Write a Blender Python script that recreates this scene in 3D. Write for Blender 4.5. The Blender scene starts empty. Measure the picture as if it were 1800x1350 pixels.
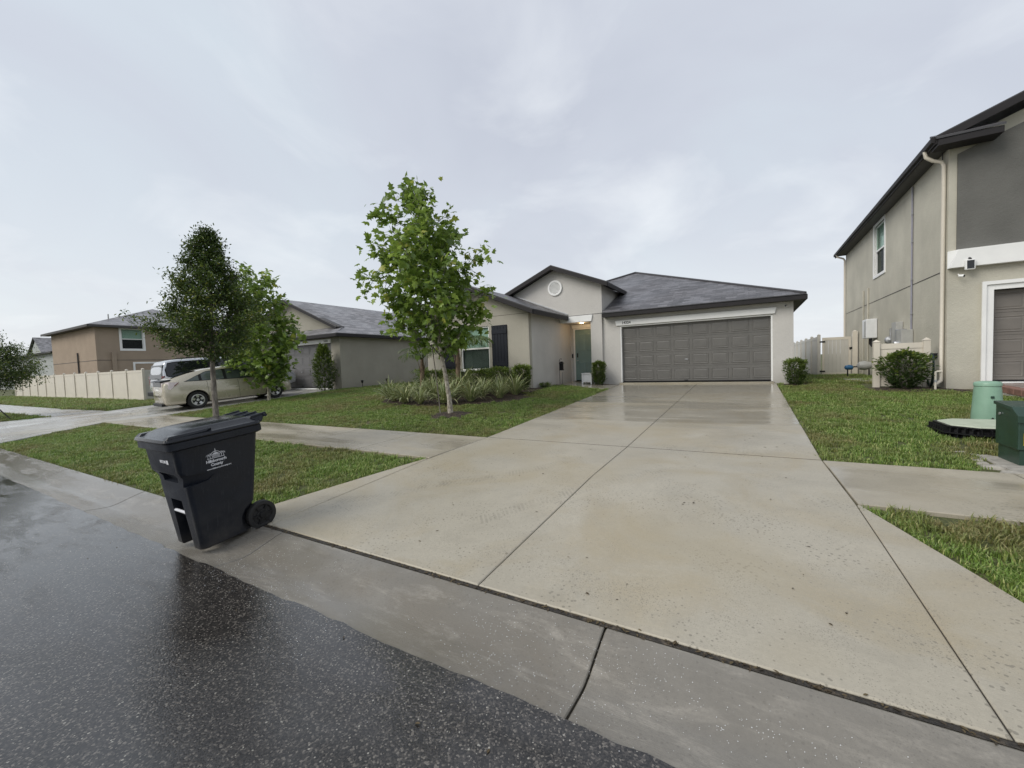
import bpy, bmesh, math, random
import numpy as np
from mathutils import Vector, Matrix, Euler

random.seed(7); rng = np.random.default_rng(11)
SC = bpy.context.scene
COL = SC.collection

# ------------------------------------------------------------------ camera
EYE = 1.53
YAW, PITCH, ROLL, FPX = math.radians(30.113), math.radians(-2.690), math.radians(-2.056), 720.69
cam_d = bpy.data.cameras.new('camera'); cam = bpy.data.objects.new('camera', cam_d); COL.objects.link(cam)
_f = Vector((-math.sin(YAW)*math.cos(PITCH), math.cos(YAW)*math.cos(PITCH), math.sin(PITCH)))
_r0 = Vector((math.cos(YAW), math.sin(YAW), 0)); _u0 = _r0.cross(_f)
_r = math.cos(ROLL)*_r0 + math.sin(ROLL)*_u0; _u = -math.sin(ROLL)*_r0 + math.cos(ROLL)*_u0
_m = Matrix((( _r.x, _u.x, -_f.x, 0), (_r.y, _u.y, -_f.y, 0), (_r.z, _u.z, -_f.z, EYE), (0, 0, 0, 1)))
cam.matrix_world = _m
cam_d.sensor_width = 36; cam_d.sensor_fit = 'HORIZONTAL'; cam_d.lens = FPX/1800*36
cam_d.clip_start = 0.05; cam_d.clip_end = 3000
SC.camera = cam

# ------------------------------------------------------------------ sky
SUN_EL, SUN_AZ = math.radians(40), math.radians(216)      # azimuth clockwise from +Y
world = bpy.data.worlds.new('World'); SC.world = world; world.use_nodes = True
wt = world.node_tree; wt.nodes.clear()
def wn(t, **k):
    n = wt.nodes.new(t)
    for a, v in k.items(): setattr(n, a, v)
    return n
sky = wn('ShaderNodeTexSky', sky_type='NISHITA', sun_disc=False, sun_elevation=SUN_EL, sun_rotation=SUN_AZ)
sky.air_density = 1.5; sky.dust_density = 3
bg1 = wn('ShaderNodeBackground'); bg1.inputs[1].default_value = 0.09
wt.links.new(sky.outputs[0], bg1.inputs[0])
tc = wn('ShaderNodeTexCoord'); sep = wn('ShaderNodeSeparateXYZ'); wt.links.new(tc.outputs['Generated'], sep.inputs[0])
ab = wn('ShaderNodeMath', operation='ABSOLUTE'); wt.links.new(sep.outputs[2], ab.inputs[0])
ad = wn('ShaderNodeMath', operation='ADD'); ad.inputs[1].default_value = 0.22; wt.links.new(ab.outputs[0], ad.inputs[0])
dx = wn('ShaderNodeMath', operation='DIVIDE'); dy = wn('ShaderNodeMath', operation='DIVIDE')
wt.links.new(sep.outputs[0], dx.inputs[0]); wt.links.new(ad.outputs[0], dx.inputs[1])
wt.links.new(sep.outputs[1], dy.inputs[0]); wt.links.new(ad.outputs[0], dy.inputs[1])
cmb = wn('ShaderNodeCombineXYZ'); wt.links.new(dx.outputs[0], cmb.inputs[0]); wt.links.new(dy.outputs[0], cmb.inputs[1])
nz1 = wn('ShaderNodeTexNoise'); nz1.inputs['Scale'].default_value = 0.85; nz1.inputs['Detail'].default_value = 5; nz1.inputs['Roughness'].default_value = 0.5; nz1.inputs['Distortion'].default_value = 0.6
nz2 = wn('ShaderNodeTexNoise'); nz2.inputs['Scale'].default_value = 1.7; nz2.inputs['Detail'].default_value = 6; nz2.inputs['Roughness'].default_value = 0.55; nz2.inputs['Distortion'].default_value = 0.4
mp2 = wn('ShaderNodeMapping'); mp2.inputs['Location'].default_value = (7.3, 2.1, 0)
wt.links.new(cmb.outputs[0], nz1.inputs['Vector']); wt.links.new(cmb.outputs[0], mp2.inputs[0]); wt.links.new(mp2.outputs[0], nz2.inputs['Vector'])
cr1 = wn('ShaderNodeValToRGB'); e = cr1.color_ramp.elements
e[0].position, e[0].color = 0.30, (0.520, 0.550, 0.632, 1)
e[1].position, e[1].color = 0.72, (0.645, 0.715, 0.775, 1)
m_ = cr1.color_ramp.elements.new(0.5); m_.color = (0.592, 0.625, 0.700, 1)
wt.links.new(nz1.outputs[0], cr1.inputs[0])
cr2 = wn('ShaderNodeValToRGB'); e = cr2.color_ramp.elements
e[0].position, e[0].color = 0.50, (0, 0, 0, 1); e[1].position, e[1].color = 0.76, (1, 1, 1, 1)
wt.links.new(nz2.outputs[0], cr2.inputs[0])
hz = wn('ShaderNodeMapRange'); hz.inputs[1].default_value = 0.0; hz.inputs[2].default_value = 0.42; hz.inputs[3].default_value = 1.0; hz.inputs[4].default_value = 0.0
wt.links.new(ab.outputs[0], hz.inputs[0])
hzp = wn('ShaderNodeMath', operation='POWER'); hzp.inputs[1].default_value = 1.6; wt.links.new(hz.outputs[0], hzp.inputs[0])
mxa = wn('ShaderNodeMix', data_type='RGBA'); mxa.inputs[7].default_value = (0.86, 0.89, 0.92, 1)
cl_f = wn('ShaderNodeMath', operation='MULTIPLY'); cl_f.inputs[1].default_value = 0.62; wt.links.new(cr2.outputs[0], cl_f.inputs[0])
wt.links.new(cl_f.outputs[0], mxa.inputs[0]); wt.links.new(cr1.outputs[0], mxa.inputs[6])
mxb = wn('ShaderNodeMix', data_type='RGBA'); mxb.inputs[7].default_value = (0.86, 0.895, 0.925, 1)
hz_f = wn('ShaderNodeMath', operation='MULTIPLY'); hz_f.inputs[1].default_value = 0.75; wt.links.new(hzp.outputs[0], hz_f.inputs[0])
wt.links.new(hz_f.outputs[0], mxb.inputs[0]); wt.links.new(mxa.outputs[2], mxb.inputs[6])
bg2 = wn('ShaderNodeBackground'); bg2.inputs[1].default_value = 0.77; wt.links.new(mxb.outputs[2], bg2.inputs[0])
mxs = wn('ShaderNodeMixShader'); mxs.inputs[0].default_value = 0.9
wt.links.new(bg1.outputs[0], mxs.inputs[1]); wt.links.new(bg2.outputs[0], mxs.inputs[2])
wo = wn('ShaderNodeOutputWorld'); wt.links.new(mxs.outputs[0], wo.inputs[0])

# ------------------------------------------------------------------ sun behind thick cloud
sun_d = bpy.data.lights.new('sun', 'SUN'); sun_d.energy = 1.5; sun_d.angle = math.radians(36); sun_d.color = (1.0, 0.965, 0.90)
sun = bpy.data.objects.new('sun', sun_d); COL.objects.link(sun)
to_sun = Vector((math.sin(SUN_AZ)*math.cos(SUN_EL), math.cos(SUN_AZ)*math.cos(SUN_EL), math.sin(SUN_EL)))
sun.rotation_euler = to_sun.to_track_quat('Z', 'Y').to_euler(); sun.location = to_sun*60
sun['kind'] = 'helper'
vs = SC.view_settings; vs.view_transform = 'Standard'; vs.look = 'None'; vs.gamma = 1.0; vs.exposure = 0.54; vs.use_curve_mapping = False
SC.cycles.max_bounces = 6; SC.cycles.transparent_max_bounces = 12

# ------------------------------------------------------------------ helpers: materials
class NT:
    def __init__(s, name):
        s.m = bpy.data.materials.new(name); s.m.use_nodes = True; s.t = s.m.node_tree; s.t.nodes.clear()
        s.out = s.t.nodes.new('ShaderNodeOutputMaterial'); s.b = s.t.nodes.new('ShaderNodeBsdfPrincipled')
        s.t.links.new(s.b.outputs[0], s.out.inputs[0])
    def n(s, t, ins=None, **k):
        n = s.t.nodes.new(t)
        for a, v in k.items(): setattr(n, a, v)
        for a, v in (ins or {}).items(): s.set(n.inputs[a], v)
        return n
    def set(s, sock, v):
        if isinstance(v, bpy.types.NodeSocket): s.t.links.new(v, sock)
        elif isinstance(v, (tuple, list)) and sock.type == 'RGBA' and len(v) == 3: sock.default_value = (*v, 1)
        else: sock.default_value = v
    def pos(s): return s.n('ShaderNodeNewGeometry').outputs['Position']
    def map(s, vec, scale=(1, 1, 1), loc=(0, 0, 0), rot=(0, 0, 0)):
        return s.n('ShaderNodeMapping', {'Vector': vec, 'Scale': scale, 'Location': loc, 'Rotation': rot}).outputs[0]
    def noise(s, vec, scale, detail=3, rough=.5, dist=0):
        return s.n('ShaderNodeTexNoise', {'Vector': vec, 'Scale': scale, 'Detail': detail, 'Roughness': rough, 'Distortion': dist}).outputs[0]
    def vor(s, vec, scale, out='Distance', feature='F1', rnd=1):
        return s.n('ShaderNodeTexVoronoi', {'Vector': vec, 'Scale': scale, 'Randomness': rnd}, feature=feature).outputs[out]
    def ramp(s, f, *stops):
        n = s.n('ShaderNodeValToRGB', {'Fac': f}); el = n.color_ramp.elements
        while len(el) < len(stops): el.new(.5)
        for q, (p, c) in zip(el, stops):
            q.position = p; q.color = (*c, 1) if isinstance(c, (tuple, list)) else (c, c, c, 1)
        return n.outputs[0]
    def mix(s, f, a, b, blend='MIX'):
        n = s.t.nodes.new('ShaderNodeMix'); n.data_type = 'RGBA'; n.blend_type = blend
        s.set(n.inputs[0], f); s.set(n.inputs[6], a); s.set(n.inputs[7], b)
        return n.outputs[2]
    def math(s, op, a, b=0.0, c=0.0):
        return s.n('ShaderNodeMath', {0: a, 1: b, 2: c}, operation=op).outputs[0]
    def rng(s, v, a, b, c, d):
        return s.n('ShaderNodeMapRange', {0: v, 1: a, 2: b, 3: c, 4: d}).outputs[0]
    def bump(s, h, strength=.3, dist=.01):
        return s.n('ShaderNodeBump', {'Height': h, 'Strength': strength, 'Distance': dist}).outputs[0]
    def fin(s, color=None, rough=None, normal=None, **k):
        if color is not None: s.set(s.b.inputs['Base Color'], color)
        if rough is not None: s.set(s.b.inputs['Roughness'], rough)
        if normal is not None: s.set(s.b.inputs['Normal'], normal)
        for a, v in k.items(): s.set(s.b.inputs[a.replace('_', ' ')], v)
        return s.m
def plain(name, col, rough=.5, var=.08, scale=6, bump=0, bscale=60, metallic=0, spec=.5, coat=0):
    N = NT(name); p = N.pos(); nz = N.noise(p, scale, 4)
    c = N.mix(N.rng(nz, .3, .7, 0, 1), tuple(v*(1-var) for v in col), tuple(min(1, v*(1+var)) for v in col))
    nb = N.bump(N.noise(p, bscale, 3), bump, .004) if bump else None
    N.set(N.b.inputs['Specular IOR Level'], spec)
    if coat: N.set(N.b.inputs['Coat Weight'], coat); N.set(N.b.inputs['Coat Roughness'], .04)
    return N.fin(c, N.rng(nz, .3, .7, max(rough-.06, .02), min(rough+.06, 1)), nb, Metallic=metallic)

def stucco(name, col, dirt=.12):
    N = NT(name); p = N.pos()
    big = N.noise(p, .9, 4, .55); fine = N.noise(p, 38, 5, .68)
    st = N.noise(N.map(p, (2.2, 2.2, .25)), 1.3, 4, .6)          # rain streaks run down the wall
    c = N.mix(N.rng(big, .3, .7, 0, 1), tuple(v*(1-dirt*1.5) for v in col), tuple(v*(1+dirt*.5) for v in col))
    c = N.mix(N.rng(st, .45, .8, 0, .2), c, tuple(v*.78 for v in col))
    sep = N.n('ShaderNodeSeparateXYZ', {0: p}).outputs[2]
    c = N.mix(N.math('MULTIPLY', N.rng(sep, .6, 1.0, .35, 0), N.rng(big, .35, .65, .3, 1)), c, (.16, .14, .11))   # splash-back dirt at the foot
    c = N.mix(N.rng(fine, .3, .75, 0, .28), c, tuple(v*.7 for v in col))
    return N.fin(c, .88, N.bump(N.math('ADD', fine, N.math('MULTIPLY', N.noise(p, 14, 3), .7)), .8, .012), Specular_IOR_Level=.25)

def shingle(name, col):
    N = NT(name); uv = N.n('ShaderNodeUVMap').outputs[0]; p = N.pos()
    br = N.n('ShaderNodeTexBrick', {'Vector': uv, 'Color1': (.0, .0, .0), 'Color2': (1, 1, 1), 'Mortar': (.5, .5, .5), 'Scale': 1.0, 'Mortar Size': .006, 'Mortar Smooth': .2, 'Bias': 0.0, 'Brick Width': .34, 'Row Height': .17}, offset=.37, offset_frequency=2)
    big = N.noise(p, .7, 4, .55); fin_ = N.noise(p, 120, 2)
    v = N.mix(.35, br.outputs[0], N.mix(.4, N.noise(N.map(uv, (3.1, 5.9, 1)), 1.0, 1), fin_))
    c = N.ramp(v, (.15, tuple(q*.5 for q in col)), (.5, col), (.85, tuple(q*1.7 for q in col)))
    c = N.mix(N.rng(big, .4, .7, 0, .35), c, tuple(q*1.35 for q in col))
    c = N.mix(N.math('MULTIPLY', br.outputs[1], .75), c, tuple(q*.3 for q in col))
    vv = N.n('ShaderNodeSeparateXYZ', {0: uv}).outputs[1]
    saw = N.math('SUBTRACT', 1.0, N.math('FRACT', N.math('DIVIDE', vv, .17)))
    h = N.math('ADD', N.math('MULTIPLY', saw, .9), N.math('ADD', N.math('MULTIPLY', br.outputs[1], -.6), N.math('MULTIPLY', fin_, .35)))
    ro = N.rng(N.noise(p, .5, 3), .35, .7, .34, .6)
    return N.fin(c, ro, N.bump(h, .8, .012))

def circ3(a, b, c):
    (ax, ay), (bx, by), (cx, cy) = a, b, c; d = 2*(ax*(by-cy)+bx*(cy-ay)+cx*(ay-by))
    ux = ((ax*ax+ay*ay)*(by-cy)+(bx*bx+by*by)*(cy-ay)+(cx*cx+cy*cy)*(ay-by))/d; uy = ((ax*ax+ay*ay)*(cx-bx)+(bx*bx+by*by)*(ax-cx)+(cx*cx+cy*cy)*(bx-ax))/d
    return ux, uy, math.hypot(ax-ux, ay-uy)
def concrete(name, col, wet0=.2, wet1=.55, stain=(.30, .235, .14), streak=(.35, 1.3, 1), gritty=.5, ygrad=None, tyres=(), xwet=None, pits=.6, flake=0):
    N = NT(name); p = N.pos(); q = N.map(p, streak)
    w = N.noise(q, 1.15, 5, .55, .4); b = N.noise(p, .75, 4, .6, .5); f = N.noise(p, 45, 4, .6); g = N.noise(p, 210, 2)
    c = N.mix(N.rng(b, .32, .7, 0, 1), tuple(v*.86 for v in col), tuple(v*1.08 for v in col))
    c = N.mix(N.rng(N.noise(N.map(p, (.7, .7, 1), (5, 3, 0)), 1.3, 5, .6, .8), .47, .67, 0, .62), c, stain)
    c = N.mix(N.rng(f, .35, .75, 0, .34), c, tuple(v*.6 for v in col))
    c = N.mix(N.rng(g, .4, .7, 0, .22), c, tuple(min(v*1.25, .8) for v in col))
    vo = N.vor(p, 30); spk = N.math('LESS_THAN', vo, N.rng(N.noise(p, 1.6, 4, .65), .38, .70, 0.05, .33))
    spk = N.math('MAXIMUM', spk, N.math('LESS_THAN', N.vor(p, 85), N.rng(N.noise(N.map(p, (1, 1, 1), (3, 8, 0)), 3.0, 3), .38, .66, .05, .28)))
    c = N.mix(N.math('MULTIPLY', spk, pits), c, tuple(v*.36 for v in col))                        # pits and grit
    c = N.mix(N.rng(N.noise(N.map(p, (1, 1, 1), (9, 1, 0)), 3.4, 5, .65, .6), .50, .74, 0, .38), c, tuple(v*.68 for v in col))   # blotches
    c = N.mix(N.rng(N.noise(N.map(p, (1, 1, 1), (2, 7, 0)), .55, 3, .5), .52, .66, 0, .5), c, tuple(q*r for q, r in zip(col, (.86, .80, .66))))
    sp = N.n('ShaderNodeSeparateXYZ', {0: p}).outputs
    if flake: c = N.mix(N.math('MULTIPLY', N.rng(N.noise(N.map(p, (.6, 2.2, 1), (4, 4, 0)), 3.0, 6, .72, .4), .52, .66, 0, flake), N.rng(N.noise(p, 60, 3), .3, .6, .4, 1)), c, tuple(min(.6, v*1.7) for v in col))   # worn pale patches
    for tri in tyres:                                                                   # muddy tyre prints along an arc
        ux, uy, R_ = circ3(*tri); ddx, ddy = N.math('SUBTRACT', sp[0], ux), N.math('SUBTRACT', sp[1], uy)
        rad = N.math('SQRT', N.math('ADD', N.math('MULTIPLY', ddx, ddx), N.math('MULTIPLY', ddy, ddy)))
        band = N.math('LESS_THAN', N.math('ABSOLUTE', N.math('SUBTRACT', rad, R_)), .085)
        ang = N.math('ARCTAN2', ddy, ddx); a0, a1 = sorted(math.atan2(q[1]-uy, q[0]-ux) for q in (tri[0], tri[2]))
        rng_ = N.math('MULTIPLY', N.math('GREATER_THAN', ang, a0-.05/R_), N.math('LESS_THAN', ang, a1+.5/R_))
        dash = N.math('GREATER_THAN', N.math('FRACT', N.math('ADD', N.math('MULTIPLY', ang, R_/.045), N.math('MULTIPLY', rad, 9.0))), .45)
        k_ = N.math('MULTIPLY', N.math('MULTIPLY', band, rng_), N.math('MULTIPLY', dash, N.rng(N.noise(p, 7, 4, .7), .42, .6, 0, .5)))
        c = N.mix(N.math('MULTIPLY', k_, .55), c, tuple(v*.35 for v in col))
    wetness = N.rng(w, .38, .62, 0, 1)
    if ygrad:
        yy = N.n('ShaderNodeSeparateXYZ', {0: p}).outputs[1]
        wetness = N.math('MULTIPLY', wetness, N.rng(yy, ygrad[0], ygrad[1], .0, 1.0))
        wetness = N.math('MAXIMUM', wetness, N.rng(yy, ygrad[1]+.5, ygrad[1]+5, .0, .85))
    if xwet: wetness = N.math('MAXIMUM', wetness, N.math('MULTIPLY', N.rng(sp[0], xwet[0], xwet[1], 0, 1), N.rng(N.noise(N.map(p, (.4, 3.0, 1)), 2.0, 4, .6), .35, .5, .45, 1)))
    c = N.mix(N.math('MULTIPLY', wetness, .45), c, tuple(v*.52 for v in col))           # soaked patches
    ro = N.rng(wetness, 0, 1, wet1, wet0)
    h = N.math('ADD', N.math('ADD', N.math('MULTIPLY', f, .6), N.math('MULTIPLY', g, .5)), N.math('MULTIPLY', N.noise(N.map(p, (2.5, 150, 1)), 1.0, 2), .55))   # broom finish
    nb = N.n('ShaderNodeBump', {'Height': h, 'Strength': N.rng(wetness, 0, 1, gritty, gritty*.12), 'Distance': .004}).outputs[0]
    return N.fin(c, ro, nb)

M = {}
def asphalt():
    N = NT('wet_asphalt'); p = N.pos()
    vd = N.vor(p, 130); vc = N.vor(p, 130, 'Color'); cv = N.n('ShaderNodeSeparateColor', {0: vc}).outputs
    v2 = N.n('ShaderNodeSeparateColor', {0: N.vor(p, 88, 'Color')}).outputs; d2 = N.vor(p, 88)
    big = N.noise(p, .45, 5, .6, .4); mid = N.noise(N.map(p, (.5, 1.6, 1)), 1.1, 4, .6, .3)
    c = N.ramp(cv[0], (.0, (.008, .0075, .007)), (.5, (.024, .022, .0195)), (.84, (.060, .054, .047)), (.97, (.16, .145, .125)))
    pale = N.math('MULTIPLY', N.math('GREATER_THAN', v2[1], .955), N.math('LESS_THAN', d2, N.rng(v2[0], 0, 1, .12, .42)))
    c = N.mix(N.math('MULTIPLY', pale, .65), c, (.50, .48, .42))                        # pale shell aggregate
    c = N.mix(N.rng(big, .35, .7, 0, .4), c, (.028, .026, .025))
    film = N.rng(mid, .36, .64, 0, 1)                                                   # standing water film
    xx = N.n('ShaderNodeSeparateXYZ', {0: p}).outputs[0]
    film = N.math('MAXIMUM', film, N.math('MULTIPLY', N.rng(xx, -1.6, -4.6, 0, 1), N.rng(N.noise(N.map(p, (.8, 2.2, 1)), 2.2, 6, .68, .5), .36, .56, .45, 1)))
    ro = N.rng(film, 0, 1, .22, .06)
    h = N.math('ADD', N.math('MULTIPLY', vd, -1.0), N.math('MULTIPLY', N.noise(p, 30, 3), .35))
    nb = N.n('ShaderNodeBump', {'Height': h, 'Strength': N.rng(film, 0, 1, .26, .045), 'Distance': .005}).outputs[0]
    return N.fin(c, ro, nb, Specular_IOR_Level=N.rng(film, 0, 1, .42, 1.0))
M['asphalt'] = asphalt()
M['drive'] = concrete('driveway_concrete', (.400, .366, .292), .07, .46, (.33, .27, .165), (.22, 1.0, 1), .5, (6.2, 8.5), (((-4.18, 2.81), (-3.69, 3.02), (-3.25, 3.49)), ((-1.96, 3.35), (-1.45, 4.20), (-.95, 4.95)), ((-3.30, 3.55), (-2.75, 4.0), (-2.3, 4.6))))
M['walk'] = concrete('sidewalk_concrete', (.41, .37, .29), .16, .48, (.27, .23, .15))
M['gutter'] = concrete('gutter_concrete', (.232, .215, .183), .07, .32, (.15, .125, .09), (.5, 1.4, 1), 1.4, xwet=(-4.2, -6.5), pits=.3, flake=.6)
M['drive2'] = concrete('far_driveway_concrete', (.46, .45, .42), .14, .40, (.25, .23, .19), (.8, .35, 1))
N = NT('wet_joint_filler'); p = N.pos(); M['joint'] = N.fin(N.ramp(N.noise(p, 22, 5, .7), (.3, (.012, .011, .010)), (.55, (.035, .029, .022)), (.72, (.13, .10, .065))), .6, N.bump(N.noise(p, 60, 4), 1, .02))
def soil():
    N = NT('lawn_soil'); p = N.pos()
    a = N.noise(p, 1.1, 5, .6, .3); b = N.noise(p, 40, 4, .65); d = N.noise(p, 6, 4, .6)
    c = N.ramp(b, (.3, (.028, .034, .010)), (.55, (.085, .10, .028)), (.75, (.17, .17, .06)))
    c = N.mix(N.rng(a, .5, .72, 0, .8), c, N.mix(b, (.05, .035, .018), (.19, .145, .075)))
    c = N.mix(N.rng(d, .5, .8, 0, .3), c, (.10, .09, .04))
    return N.fin(c, .85, N.bump(N.math('ADD', b, d), .9, .03))
M['soil'] = soil()
def mulch():
    N = NT('bark_mulch'); p = N.pos()
    v = N.n('ShaderNodeSeparateColor', {0: N.vor(N.map(p, (1, 2.4, 1), rot=(0, 0, .6)), 26, 'Color')}).outputs[0]
    c = N.ramp(v, (.1, (.012, .008, .006)), (.6, (.045, .028, .018)), (.95, (.12, .08, .05)))
    return N.fin(c, .75, N.bump(N.math('ADD', N.vor(p, 30), N.noise(p, 60, 3)), 1.0, .03))
M['mulch'] = mulch()
def grassmat():
    N = NT('grass_blades'); p = N.pos(); oi = N.n('ShaderNodeObjectInfo').outputs['Random']
    at = N.n('ShaderNodeAttribute', attribute_name='rnd').outputs['Fac']
    r = N.math('FRACT', N.math('ADD', N.math('MULTIPLY', oi, .6), at))
    c = N.ramp(r, (.0, (.085, .135, .022)), (.35, (.155, .255, .042)), (.7, (.240, .360, .075)), (.96, (.46, .48, .18)))
    a = N.noise(p, .75, 5, .62, .5); dry = N.rng(a, .45, .63, 0.0, .88)
    c = N.mix(N.math('MULTIPLY', dry, N.rng(r, .1, .8, .35, 1)), c, N.ramp(at, (.0, (.16, .115, .05)), (.5, (.30, .235, .105)), (1., (.42, .34, .18))))
    c = N.mix(N.rng(N.noise(p, 2.6, 3), .5, .75, 0, .35), c, (.075, .115, .024))
    N.set(N.b.inputs['Base Color'], c); N.set(N.b.inputs['Roughness'], .42)
    tr = N.n('ShaderNodeBsdfTranslucent', {0: c}); ms = N.n('ShaderNodeMixShader', {0: .28, 1: N.b.outputs[0], 2: tr.outputs[0]})
    N.t.links.new(ms.outputs[0], N.out.inputs[0])
    return N.m
M['grass'] = grassmat()
def leafmat(name, dark, mid, light, trans=.3, rough=.38, yellow=None):
    N = NT(name); at = N.n('ShaderNodeAttribute', attribute_name='rnd').outputs['Fac']
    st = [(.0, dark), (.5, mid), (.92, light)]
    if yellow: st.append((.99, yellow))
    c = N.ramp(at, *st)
    c = N.mix(N.rng(N.noise(N.pos(), 30, 2), .3, .7, 0, .25), c, tuple(v*.6 for v in mid))
    N.set(N.b.inputs['Base Color'], c); N.set(N.b.inputs['Roughness'], rough)
    tr = N.n('ShaderNodeBsdfTranslucent', {0: N.mix(.5, c, light)}); ms = N.n('ShaderNodeMixShader', {0: trans, 1: N.b.outputs[0], 2: tr.outputs[0]})
    N.t.links.new(ms.outputs[0], N.out.inputs[0]); return N.m
M['syc'] = leafmat('sycamore_leaf', (.045, .085, .016), (.145, .235, .040), (.33, .45, .09), .40, .36, (.42, .42, .08))
M['oak'] = leafmat('oak_leaf', (.016, .036, .010), (.046, .088, .020), (.165, .225, .042), .28, .4, (.30, .31, .06))
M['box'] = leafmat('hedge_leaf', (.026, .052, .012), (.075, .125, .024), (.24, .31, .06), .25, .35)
M['palm'] = leafmat('palm_frond_leaf', (.035, .065, .015), (.08, .13, .03), (.17, .22, .06), .3, .4)
def flax():
    N = NT('striped_strap_leaf'); uv = N.n('ShaderNodeSeparateXYZ', {0: N.n('ShaderNodeUVMap').outputs[0]}).outputs
    at = N.n('ShaderNodeAttribute', attribute_name='rnd').outputs['Fac']
    edge = N.math('GREATER_THAN', N.math('ABSOLUTE', N.math('SUBTRACT', uv[0], .5)), .30)
    g = N.ramp(at, (0, (.08, .13, .03)), (.6, (.16, .23, .06)), (1, (.26, .29, .10)))
    c = N.mix(edge, g, N.ramp(at, (0, (.36, .38, .21)), (1, (.55, .52, .30))))
    c = N.mix(N.rng(uv[1], .85, 1, 0, .5), c, (.30, .22, .12))
    N.set(N.b.inputs['Base Color'], c); N.set(N.b.inputs['Roughness'], .4)
    tr = N.n('ShaderNodeBsdfTranslucent', {0: c}); ms = N.n('ShaderNodeMixShader', {0: .2, 1: N.b.outputs[0], 2: tr.outputs[0]})
    N.t.links.new(ms.outputs[0], N.out.inputs[0]); return N.m
M['flax'] = flax()
def bark(name, a, b, sc, flake=False):
    N = NT(name); p = N.pos()
    v = N.noise(N.map(p, (1, 1, .35 if not flake else .7)), sc, 5, .6, .4)
    c = N.ramp(v, (.32, a), (.5, tuple((x+y)/2 for x, y in zip(a, b))), (.62, b))
    return N.fin(c, .8, N.bump(v, .7, .01))
M['bark_pale'] = bark('flaking_pale_bark', (.15, .12, .09), (.50, .46, .38), 14, True)
M['bark_grey'] = bark('grey_brown_bark', (.07, .06, .05), (.23, .205, .175), 26)
M['bark_palm'] = bark('palm_trunk_fibre', (.07, .045, .03), (.24, .17, .11), 30)
M['w_main'] = stucco('light_grey_stucco', (.58, .56, .525), .07)
M['w_wing'] = stucco('warm_grey_stucco', (.42, .395, .335), .08)
M['w_nb'] = stucco('olive_grey_stucco', (.36, .34, .285), .09)
M['w_right'] = stucco('putty_stucco', (.55, .525, .44), .12)
M['w_dark'] = stucco('charcoal_stucco', (.165, .163, .150), .16)
M['w_tan'] = stucco('tan_stucco', (.37, .295, .225), .08)
M['w_tan2'] = M['w_tan']
M['w_far'] = stucco('pale_blue_grey_stucco', (.42, .44, .43), .06)
M['sh_main'] = shingle('charcoal_shingle', (.105, .102, .108))
M['sh_nb'] = shingle('grey_shingle', (.185, .180, .185))
M['trimdark'] = plain('dark_fascia_paint', (.026, .024, .025), .6, .12, 4, .1, spec=.22)
M['soffit'] = plain('dark_soffit', (.055, .052, .05), .6, .1, 8)
M['white'] = plain('white_trim_paint', (.80, .80, .78), .5, .04, 3, .12, 90)
M['cream'] = plain('almond_vinyl', (.63, .58, .49), .42, .05, 2)
M['creamd'] = plain('almond_vinyl_side', (.52, .50, .45), .42, .05, 2)
M['gar'] = plain('taupe_garage_paint', (.128, .123, .113), .42, .06, 5, .08, 140)
M['gar_nb'] = plain('grey_garage_paint', (.125, .122, .122), .42, .06, 5, .08, 140)
M['gar_r'] = plain('stone_garage_paint', (.165, .150, .132), .42, .06, 5, .08, 140)
M['shut'] = plain('navy_black_shutter_paint', (.011, .0135, .020), .55, .15, 9, .3, 70, spec=.25)
M['teal'] = plain('teal_door_paint', (.20, .29, .275), .38, .05, 4, .05)
M['black'] = plain('black_plastic', (.010, .010, .011), .45, .2, 20, spec=.3)
M['darkmetal'] = plain('dark_metal', (.03, .03, .032), .45, .2, 20, metallic=.6)
M['steel'] = plain('galvanised_steel', (.42, .43, .44), .4, .12, 10, metallic=.7)
M['gbox'] = plain('grey_utility_box_paint', (.40, .40, .38), .45, .08, 8)
M['pvc'] = plain('grey_conduit_pvc', (.26, .26, .31), .45, .08, 8)
M['wbox'] = plain('white_appliance_paint', (.72, .73, .73), .35, .04, 8)
def canmat(name, col, r0, r1):
    N = NT(name); p = N.pos(); nz = N.noise(p, 5, 4, .6); sc = N.noise(N.map(p, (60, 60, 5)), 1.0, 3, .6); z = N.n('ShaderNodeSeparateXYZ', {0: p}).outputs[2]
    c = N.mix(N.rng(nz, .3, .7, 0, 1), tuple(v*.8 for v in col), tuple(v*1.2 for v in col))
    c = N.mix(N.rng(sc, .60, .75, 0, .35), c, (.060, .064, .070))                       # scuffs
    c = N.mix(N.math('MULTIPLY', N.rng(z, .05, .45, .4, 0), N.rng(nz, .35, .65, .1, 1)), c, (.085, .075, .06))   # road splash
    dr = N.rng(N.vor(p, 75), .12, .32, 1, 0); keep = N.math('GREATER_THAN', N.n('ShaderNodeSeparateColor', {0: N.vor(p, 75, 'Color')}).outputs[0], .6)
    h = N.math('ADD', N.math('MULTIPLY', N.noise(p, 260, 2), .25), N.math('MULTIPLY', dr, N.math('MULTIPLY', keep, 1.6)))   # rain beads
    return N.fin(c, N.rng(N.noise(p, 3.5, 4, .6), .4, .62, r0, r1), N.bump(h, .35, .004), Specular_IOR_Level=.36)
M['can'] = canmat('navy_charcoal_polyethylene', (.0095, .0125, .0195), .30, .48)
M['can_lid'] = canmat('wet_black_polyethylene_lid', (.013, .015, .019), .06, .24)
M['rubber'] = plain('black_rubber', (.013, .013, .013), .65, .2, 30)
M['print'] = plain('white_print', (.62, .63, .66), .5, .12, 90)
M['printk'] = plain('dark_print', (.05, .05, .055), .5, .1, 90)
M['mint'] = plain('mint_green_plastic', (.22, .36, .265), .38, .07, 7, .08)
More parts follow.
